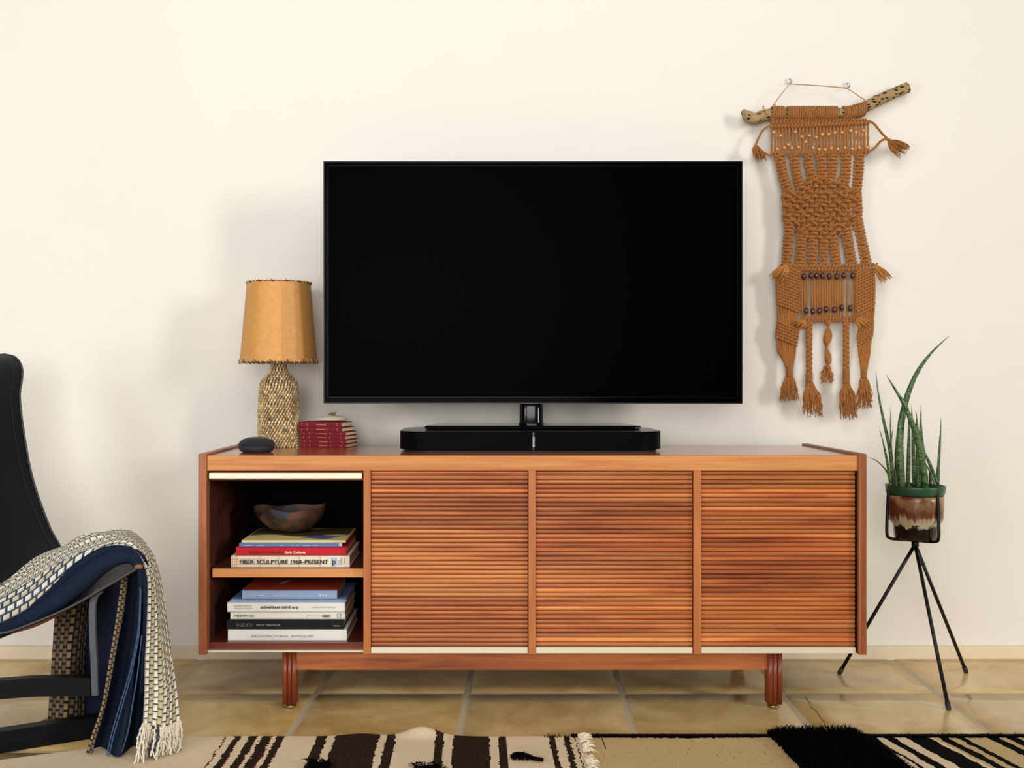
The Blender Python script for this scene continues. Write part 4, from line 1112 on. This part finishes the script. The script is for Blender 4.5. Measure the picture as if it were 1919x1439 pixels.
# frame
def bar(mb, P, w, h, n=1):
    """flat bar: width across view (x-ish), thickness h"""
    P = [Vector(p) for p in P]; rows = []
    for i, p in enumerate(P):
        t_ = (P[min(i+1, len(P)-1)]-P[max(i-1, 0)]).normalized()
        side = t_.cross(Vector((0, 1, 0))).normalized()
        rows.append([p+side*w/2+Vector((0, -h/2, 0)), p-side*w/2+Vector((0, -h/2, 0)), p-side*w/2+Vector((0, h/2, 0)), p+side*w/2+Vector((0, h/2, 0)), p+side*w/2+Vector((0, -h/2, 0))])
    mb.grid(rows, 0, False)
    for r in (rows[0], rows[-1]): mb.add(r[:4], [[0, 1, 2, 3]])
mb = MB(); bar(mb, catmull([W(190, 1106, 2.335), W(180, 1114, 2.335), W(174, 1135, 2.335), W(174, 1180, 2.335), W(177, 1240, 2.335), W(179, 1302, 2.335)], 5), .0145, .010); mb.build('leg', M['framegrey'], chair)
mb = MB(); bar(mb, catmull([W(173, 1284, 2.352), W(110, 1284, 2.352), W(50, 1286, 2.352), W(-20, 1291, 2.352), W(-250, 1300, 2.352)], 5), .044, .028); mb.build('stretcher', M['frame'], chair)
def fl(x, y): D = HC*F/(y-CY); p = W(x, y, D); return Vector((p.x, p.y, .0))
a, b = fl(0, 1412), fl(200, 1380); d = (b-a)
mb = MB(); A = a-d*1.9; Bp = a+d*1.03; nrm = Vector((-d.y, d.x, 0)).normalized()*.035; zh = .052
V = [A, Bp, Bp+nrm, A+nrm]; V = [v+Vector((0, 0, .0005)) for v in V]+[v+Vector((0, 0, zh)) for v in V]
mb.add(V, [[3, 2, 1, 0], [4, 5, 6, 7], [0, 1, 5, 4], [1, 2, 6, 5], [2, 3, 7, 6], [3, 0, 4, 7]]); mb.build('floor_runner', M['frame'], chair)
mb = MB(); bar(mb, [W(-130, 1186, 2.30), W(-130, 1300, 2.345), Vector((W(-130, 1300, 2.345).x, a.y-.02, .03))], .03, .028); mb.build('post', M['frame'], chair)
# far side frame, out of frame to the left and behind
mb = MB(); bar(mb, [W(-60, 1150, 2.62), W(-60, 1300, 2.62), Vector((W(-60, 1300, 2.62).x, 2.62-CAMD, .0))], .03, .028); mb.build('leg', M['frame'], chair)

# ------------------------------------------------------------ throw blanket
bl = thing('throw_blanket', W(240, 1040, 2.4), 'woven cream and navy throw with fringe draped over the leather chair', 'blanket')
# outer cream layer, seat to floor
A0 = [W(-70, 1160, 2.45), W(0, 1128, 2.44), W(60, 1092, 2.42), W(120, 1052, 2.40), W(170, 1028, 2.38), W(215, 1018, 2.36), W(250, 1026, 2.34), W(270, 1050, 2.325), W(278, 1085, 2.32), W(277, 1150, 2.32), W(273, 1230, 2.32), W(271, 1300, 2.33), W(268, 1362, 2.335)]
A1 = [W(-70, 1135, 2.49), W(0, 1105, 2.48), W(60, 1066, 2.465), W(115, 1036, 2.45), W(165, 1014, 2.43), W(212, 1005, 2.405), W(254, 1012, 2.38), W(280, 1042, 2.38), W(290, 1085, 2.355), W(296, 1150, 2.35), W(302, 1230, 2.35), W(304, 1300, 2.355), W(304, 1364, 2.36)]
A2 = [W(-70, 1118, 2.55), W(0, 1092, 2.47), W(60, 1050, 2.53), W(110, 1024, 2.51), W(165, 1001, 2.43), W(215, 993, 2.54), W(258, 1003, 2.49), W(286, 1038, 2.45), W(300, 1085, 2.43), W(311, 1150, 2.42), W(322, 1230, 2.41), W(331, 1300, 2.405), W(337, 1358, 2.40)]
def ripple(u, v, p): return p+Vector((0, -.006*math.sin(v*9+u*3)*min(1, u*2), .003*math.sin(u*40+v*5)))
RA = sheet([A0, A1, A2], 90, 26, ripple)
mb = MB(); mb.grid(RA, 0, True, uv='len')
mb.grid([[p+Vector((-.002, .004, -.005)) for p in r] for r in RA], 0, True, uv='len', flip=True)
# the rolled hem of the outer layer
mb.build('cream_layer', [M['weave']], bl)
# second layer: olive blocks on navy, nearer, on the seat
B0 = [W(-70, 1195, 2.36), W(0, 1168, 2.36), W(50, 1142, 2.355), W(95, 1108, 2.35), W(140, 1072, 2.35), W(185, 1042, 2.345)]
B1 = [W(-70, 1155, 2.42), W(0, 1122, 2.42), W(60, 1086, 2.41), W(110, 1054, 2.39), W(150, 1034, 2.37), W(195, 1024, 2.35)]
RB = sheet([B0, [a.lerp(b, .5)+Vector((0, 0, .008)) for a, b in zip(B0, B1)], B1], 50, 14)
mb = MB(); mb.grid(RB, 0, True, uv='len'); mb.build('olive_layer', M['weave2'], bl)
# navy roll following the seat edge, over the lip and down
def roll(pts, radii, seg=14, name='navy_layer', mat=None, flat=1.0):
    P = catmull(pts, 8); m_ = len(P); R = [radii[0]]*m_
    for i in range(m_):
        u = i/(m_-1)*(len(radii)-1); k = min(int(u), len(radii)-2); R[i] = radii[k]+(radii[k+1]-radii[k])*(u-k)
    P = [p+Vector((0, 0, .0018*noise.noise(p*22))) for p in P]
    mb = MB(); mb.tube(P, R, seg, flat=flat); return mb.build(name, mat or M['navy'], bl)
roll([W(-70, 1210, 2.335), W(0, 1183, 2.335), W(60, 1156, 2.335), W(110, 1124, 2.335), W(155, 1086, 2.335), W(200, 1052, 2.335), W(240, 1043, 2.335), W(262, 1056, 2.34), W(268, 1080, 2.345), W(266, 1130, 2.35)], [.013, .016, .020, .024, .026, .022, .017, .015, .012, .010])
roll([W(60, 1138, 2.355), W(110, 1098, 2.355), W(150, 1060, 2.35), W(190, 1036, 2.345), W(230, 1030, 2.34), W(262, 1042, 2.335), W(273, 1070, 2.335), W(274, 1130, 2.335), W(270, 1220, 2.34), W(266, 1300, 2.345)], [.006, .011, .013, .012, .010, .009, .008, .007, .006, .004], name='navy_layer')
# hanging navy folds with piping
C0 = [W(236, 1078, 2.36), W(228, 1140, 2.36), W(212, 1230, 2.36), W(190, 1330, 2.355), W(166, 1400, 2.35), W(160, 1424, 2.35)]
C1 = [W(252, 1070, 2.38), W(248, 1140, 2.39), W(236, 1230, 2.40), W(216, 1330, 2.40), W(196, 1405, 2.385), W(190, 1432, 2.38)]
C2 = [W(264, 1068, 2.35), W(262, 1140, 2.345), W(252, 1230, 2.34), W(238, 1330, 2.33), W(226, 1400, 2.32), W(220, 1438, 2.315)]
C3 = [W(270, 1066, 2.365), W(268, 1140, 2.38), W(264, 1230, 2.39), W(258, 1330, 2.395), W(250, 1400, 2.39), W(248, 1420, 2.385)]
C4 = [W(276, 1064, 2.345), W(276, 1140, 2.345), W(273, 1230, 2.35), W(270, 1330, 2.36), W(266, 1400, 2.37), W(264, 1414, 2.37)]
def lift(p): p = Vector(p); p.z = max(p.z, .012 if p.y+CAMD < 2.48 else .003); return p
RC = sheet([[lift(p) for p in c] for c in (C0, C1, C2, C3, C4)], 60, 40)
RC = [[lift(p) for p in r] for r in RC]
mb = MB(); mb.grid(RC, 0, True, uv='len'); nv = mb.build('navy_folds', M['navy'], bl)
for pts in ([(263, 1100), (259, 1180), (243, 1260), (222, 1330), (208, 1380), (200, 1418)], [(264, 1105), (261, 1185), (246, 1262), (227, 1330), (213, 1378), (204, 1418)], [(266, 1190), (258, 1260), (250, 1310), (240, 1370), (228, 1410), (222, 1438)]):
    mb = MB(); mb.tube([lift(p) for p in catmull([W(x, y, 2.325) for x, y in pts], 6)], .0015, 6); mb.build('piping', M['navyseam'], bl)
# narrow brown-woven turned edge
D0 = [W(227, 1082, 2.352), W(218, 1150, 2.352), W(205, 1230, 2.352), W(190, 1320, 2.347), W(170, 1380, 2.342), W(160, 1418, 2.34)]
D1_ = [W(240, 1082, 2.352), W(231, 1150, 2.35), W(216, 1230, 2.35), W(198, 1320, 2.345), W(180, 1382, 2.34), W(172, 1424, 2.338)]
mb = MB(); mb.grid([[lift(p) for p in r] for r in sheet([D0, D1_], 50, 5)], 0, True, uv='len'); mb.build('turned_edge', weave('woven_narrow', (150, 122, 88), (118, 94, 66), (20, 20, 24), 0.0075, 0.014, 0.3, 0.25), bl)
# rear drop behind the chair
E0 = [W(108, 1095, 2.58), W(102, 1160, 2.58), W(98, 1220, 2.575), W(93, 1300, 2.57), W(88, 1366, 2.565)]
E1 = [W(140, 1090, 2.56), W(138, 1160, 2.55), W(134, 1220, 2.54), W(130, 1300, 2.535), W(126, 1370, 2.53)]
E2 = [W(166, 1085, 2.60), W(164, 1160, 2.60), W(160, 1220, 2.60), W(158, 1300, 2.59), W(160, 1372, 2.58)]
E3 = [W(200, 1080, 2.54), W(202, 1160, 2.53), W(204, 1220, 2.52), W(206, 1300, 2.51), W(210, 1380, 2.50)]
E4 = [W(236, 1075, 2.56), W(240, 1160, 2.55), W(244, 1220, 2.54), W(248, 1300, 2.53), W(250, 1380, 2.52)]
mb = MB(); mb.grid([[lift(p) for p in r] for r in sheet([E0, E1, E2], 50, 24)], 0, True, uv='len'); mb.build('rear_drop', M['weave3'], bl)
mb = MB(); mb.grid([[lift(p) for p in r] for r in sheet([E2, E3, E4], 50, 20)], 0, True, uv='len'); mb.build('rear_navy_drop', M['navy'], bl)
# fringe
mb = MB(); rf = random.Random(12)
for k in range(64):
    u = k/63; p = RA[-1][int(u*25)].lerp(RA[-1][min(25, int(u*25)+1)], (u*25) % 1)
    mi = 1 if 12 <= k <= 26 and rf.random() < .5 else 0
    fx = rf.uniform(-.012, .012)+.008*u; q = Vector((p.x+fx, p.y-.022-rf.uniform(-.02, .03), .005+rf.uniform(0, .014)))
    P = resamp(catmull([p+Vector((0, 0, .006)), p.lerp(q, .35)+Vector((rf.uniform(-.006, .006), -.004+rf.uniform(-.006, .004), 0)), p.lerp(q, .7)+Vector((rf.uniform(-.007, .007), -.004+rf.uniform(-.006, .004), 0)), q], 6), 22)
    P = [a+Vector((.0010*math.sin(i*1.3+k), 0, 0)) for i, a in enumerate(P)]
    mb.tube(P, [.0025*(1-.25*i/21) for i in range(22)], 6, mi, lobes=2, twist=600, amp=.35)
mb.build('fringe', [M['fringe'], M['fringedark']], bl)
mb = MB()
for k in range(16):
    p = lift(W(92+k*5, 1366, 2.57)); q = Vector((p.x-.03+rf.uniform(-.03, .01), p.y-.02+rf.uniform(-.02, .01), .004)); p.z = .015
    mb.tube(catmull([p, p.lerp(q, .5)+Vector((0, 0, .004)), q], 4), .0016, 5, k % 3 == 0)
mb.build('fringe', [plain('brown_fringe', (146, 112, 78), .9), M['fringedark']], bl)

# ------------------------------------------------------------ rug
rug = thing('kilim_rug', (0.1, -0.55, 0), 'flat woven cream rug with dark stripes and a black shaggy patch', 'rug')
DE = 2.47
def gx_(px, D=DE): return (px-CX)*D/F
cream = lin((226, 204, 170)); brown = lin((44, 33, 25)); blackc = lin((9, 7, 6)); tanc = lin((198, 172, 124)); red = lin((150, 50, 34))
def jit(x, y, s, a): return a*noise.noise(Vector((x*s, y*s, 1.7)))
left = [(440, 452), (468, 482), (491, 510), (519, 533), (595, 614), (630, 712), (725, 743), (816, 833), (849, 917), (933, 948), (1028, 1039), (1055, 1066)]
right = [(1625, 1632), (1651, 1670), (1693, 1737), (1754, 1772), (1787, 1800), (1844, 1865), (1879, 1900), (1925, 1945), (1990, 2010), (2040, 2100)]
def rug_color(x, D, e):
    y = DE-D
    px = x*F/DE+CX
    jl = jit(x*8, D*8, 6, 3.5)
    if px < 1092:
        p2 = px+jl*.6+jit(x, D, 90, 2.0)
        if 424 < p2+jl < 427.5: return red if int(D*160) % 2 else brown
        for a, b in left:
            j = jit(0, D, 220, 5) if a in (491, 1055) else 0
            if a < p2+j < b: return [c*(1+1.6*max(0, noise.noise(Vector((x*300, D*120, 0))))) for c in brown]
            if a < 520 and a > 430 and b < p2+j < b+2 and int(D*140) % 2: return red
        if 1076 < p2 < 1078: return brown
        return cream
    if px < 1450: 
        if e < .011+jit(x, 0, 120, .006) : return blackc
        if abs(px-1126) < 1 and D > 2.38: return brown
        q_ = noise.noise(Vector((x*260, D*40, 0))); return tanc if q_ < .55 else lin((168, 142, 98))
    if e < .010+jit(x, 0, 120, .006): return blackc
    if px < 1640: return blackc
    sk = (DE-D)*.2*F/DE; p2 = px-sk+jl
    for a, b in right:
        if a < p2 < b: return blackc
    return cream if p2 < 1745 else tanc
def panel(name, pxa, pxb, nx, seed, label=None):
    mb = MB(); ny = 150; y0 = 0; rows = []; cols = []
    for i in range(ny+1):
        t_ = i/ny; e = (t_**1.6)*1.55
        row = []
        for j in range(nx+1):
            px = pxa+(pxb-pxa)*j/nx; x = gx_(px)
            De = DE+.006*noise.noise(Vector((x*5, 0, seed)))+(.016*math.exp(-((px-790)/45)**2))+(.004*math.exp(-((px-680)/40)**2)) if px > 345 else DE-.0009*(345-px)*.6
            D = De-e
            z = .006+.004*noise.noise(Vector((x*4, D*4, seed)))*min(1, e*20)
            z += (.018*math.exp(-((px-790)/38)**2))*math.exp(-(e/.03)**2)+.005*math.exp(-((px-680)/40)**2-(e/.03)**2)
            row.append(Vector((x, D-CAMD, max(.004, z))))
        rows.append(row)
    cl = []
    for i in range(ny):
        for j in range(nx):
            p = rows[i][j]; q = rows[i+1][j+1]; cl.append(tuple(rug_color((p.x+q.x)/2, (p.y+q.y)/2+CAMD, rows[0][j].y-(p.y+q.y)/2)))
    mb.grid(rows, 0, True, col=cl, flip=True)
    edge = [rows[0], [Vector((p.x, p.y+.002, .0008)) for p in rows[0]]]
    mb.grid(edge, 0, True, col=[tuple(c) for c in cl[:nx]])
    for j_ in (0, nx):
        mb.grid([[r[j_] for r in rows], [Vector((r[j_].x, r[j_].y, .0008)) for r in rows]], 0, False, col=cream)
    # selvedge threads
    return mb.build(name, M['rug'], rug)
panel('striped_panel', -260, 1094, 640, 1); panel('plain_panel', 1094, 1450, 180, 2); panel('black_panel', 1450, 1640, 60, 4); panel('striped_panel', 1640, 2150, 260, 3)
# frayed cream edge between the striped and plain panels
mb = MB(); rf = random.Random(6)
for k in range(230):
    D = DE-.002-.8*rf.random()**1.5; x = gx_(1092)+rf.uniform(-.008, .003); L = rf.uniform(.008, .024)
    mb.tube([(x-.006, D-CAMD, .011), (x+L*.5, D-CAMD+rf.uniform(-.004, .004), .016), (x+L, D-CAMD+rf.uniform(-.006, .008), .010)], [.0014, .0012, .0005], 4)
tag(mb.build('frayed_edge', plain('cream_fray', (236, 220, 190), .9), rug), kind='stuff')
# black fuzz along the far edge
mb = MB()
for k in range(900):
    px = rf.uniform(1020, 2140); x = gx_(px); y = DE-CAMD-.004+rf.uniform(-.008, .004)
    if px < 1100 and rf.random() < .5: continue
    mb.tube([(x, y, .006), (x+rf.uniform(-.006, .006), y+rf.uniform(-.004, .010), rf.uniform(.008, .015))], [.0012, .0004], 3)
mb.tube([(gx_(1070+k*9), DE-CAMD-.003+.002*noise.noise(Vector((k*.4, 0, 0))), .009) for k in range(120)], .0038, 6)
mb.build('black_binding', M['shag'], rug)
mb = MB(); cnt = 0
while cnt < 9000:
    t_ = rf.random()**1.3; e = t_*.62; a, b = 1441+10*t_*2, 1614+30*t_*2
    px = rf.uniform(a, b); x = gx_(px)+ .0; y = DE-CAMD-e+.012*(1-t_)
    edge_f = min(1, (px-a)/20, (b-px)/20)
    h = rf.uniform(.012, .030)*(.5+.5*edge_f)
    dx, dy = rf.uniform(-.012, .012), rf.uniform(-.012, .012)
    p = Vector((x, y, .006)); q = p+Vector((dx*.4, dy*.4, h*.7)); r = p+Vector((dx*1.3, dy*1.3, h))
    w = rf.uniform(.0010, .0019); s_ = Vector((rf.uniform(-1, 1), rf.uniform(-1, 1), 0)).normalized()*w
    s2 = Vector((-s_.y, s_.x, 0))*.8
    mb.add([p-s_, p+s_, p+s2, q-s_*.9, q+s_*.9, q+s2*.9, r], [[0, 1, 4, 3], [1, 2, 5, 4], [2, 0, 3, 5], [3, 4, 6], [4, 5, 6], [5, 3, 6]], 0, smooth=True); cnt += 1
o = mb.build('shaggy_patch', M['shag'], rug); o['kind'] = 'stuff'; o['label'] = 'black shaggy pile'
def yarn(px0, y0, px1, y1, n, r=.004, seed=1):
    mb = MB(); rf = random.Random(seed)
    for k in range(n):
        x = rf.uniform(px0, px1); y = rf.uniform(y0, y1); D = HC*F/(y-CY); p = W(x, y, D); p.z = .008
        mb.tube([p, p+Vector((rf.uniform(-.012, .012), rf.uniform(-.006, .012), rf.uniform(.004, .012))), p+Vector((rf.uniform(-.022, .022), rf.uniform(-.004, .012), rf.uniform(.001, .012)))], [.0013, .0011, .0005], 4)
    return mb
yarn(578, 1437, 614, 1452, 120, seed=1).build('yarn_tuft', M['shag'], rug)
yarn(776, 1444, 826, 1460, 120, seed=2).build('yarn_tuft', M['shag'], rug)
mb = yarn(962, 1425, 992, 1431, 40, seed=3); 
def rp(x, y, z=.012): p = W(x, y, HC*F/(y-CY)); p.z = z; return p
mb.tube(catmull([rp(960, 1428), rp(968, 1422), rp(985, 1424), rp(998, 1430), rp(1018, 1433)], 5), .005, 8); mb.build('yarn_tuft', M['shag'], rug)
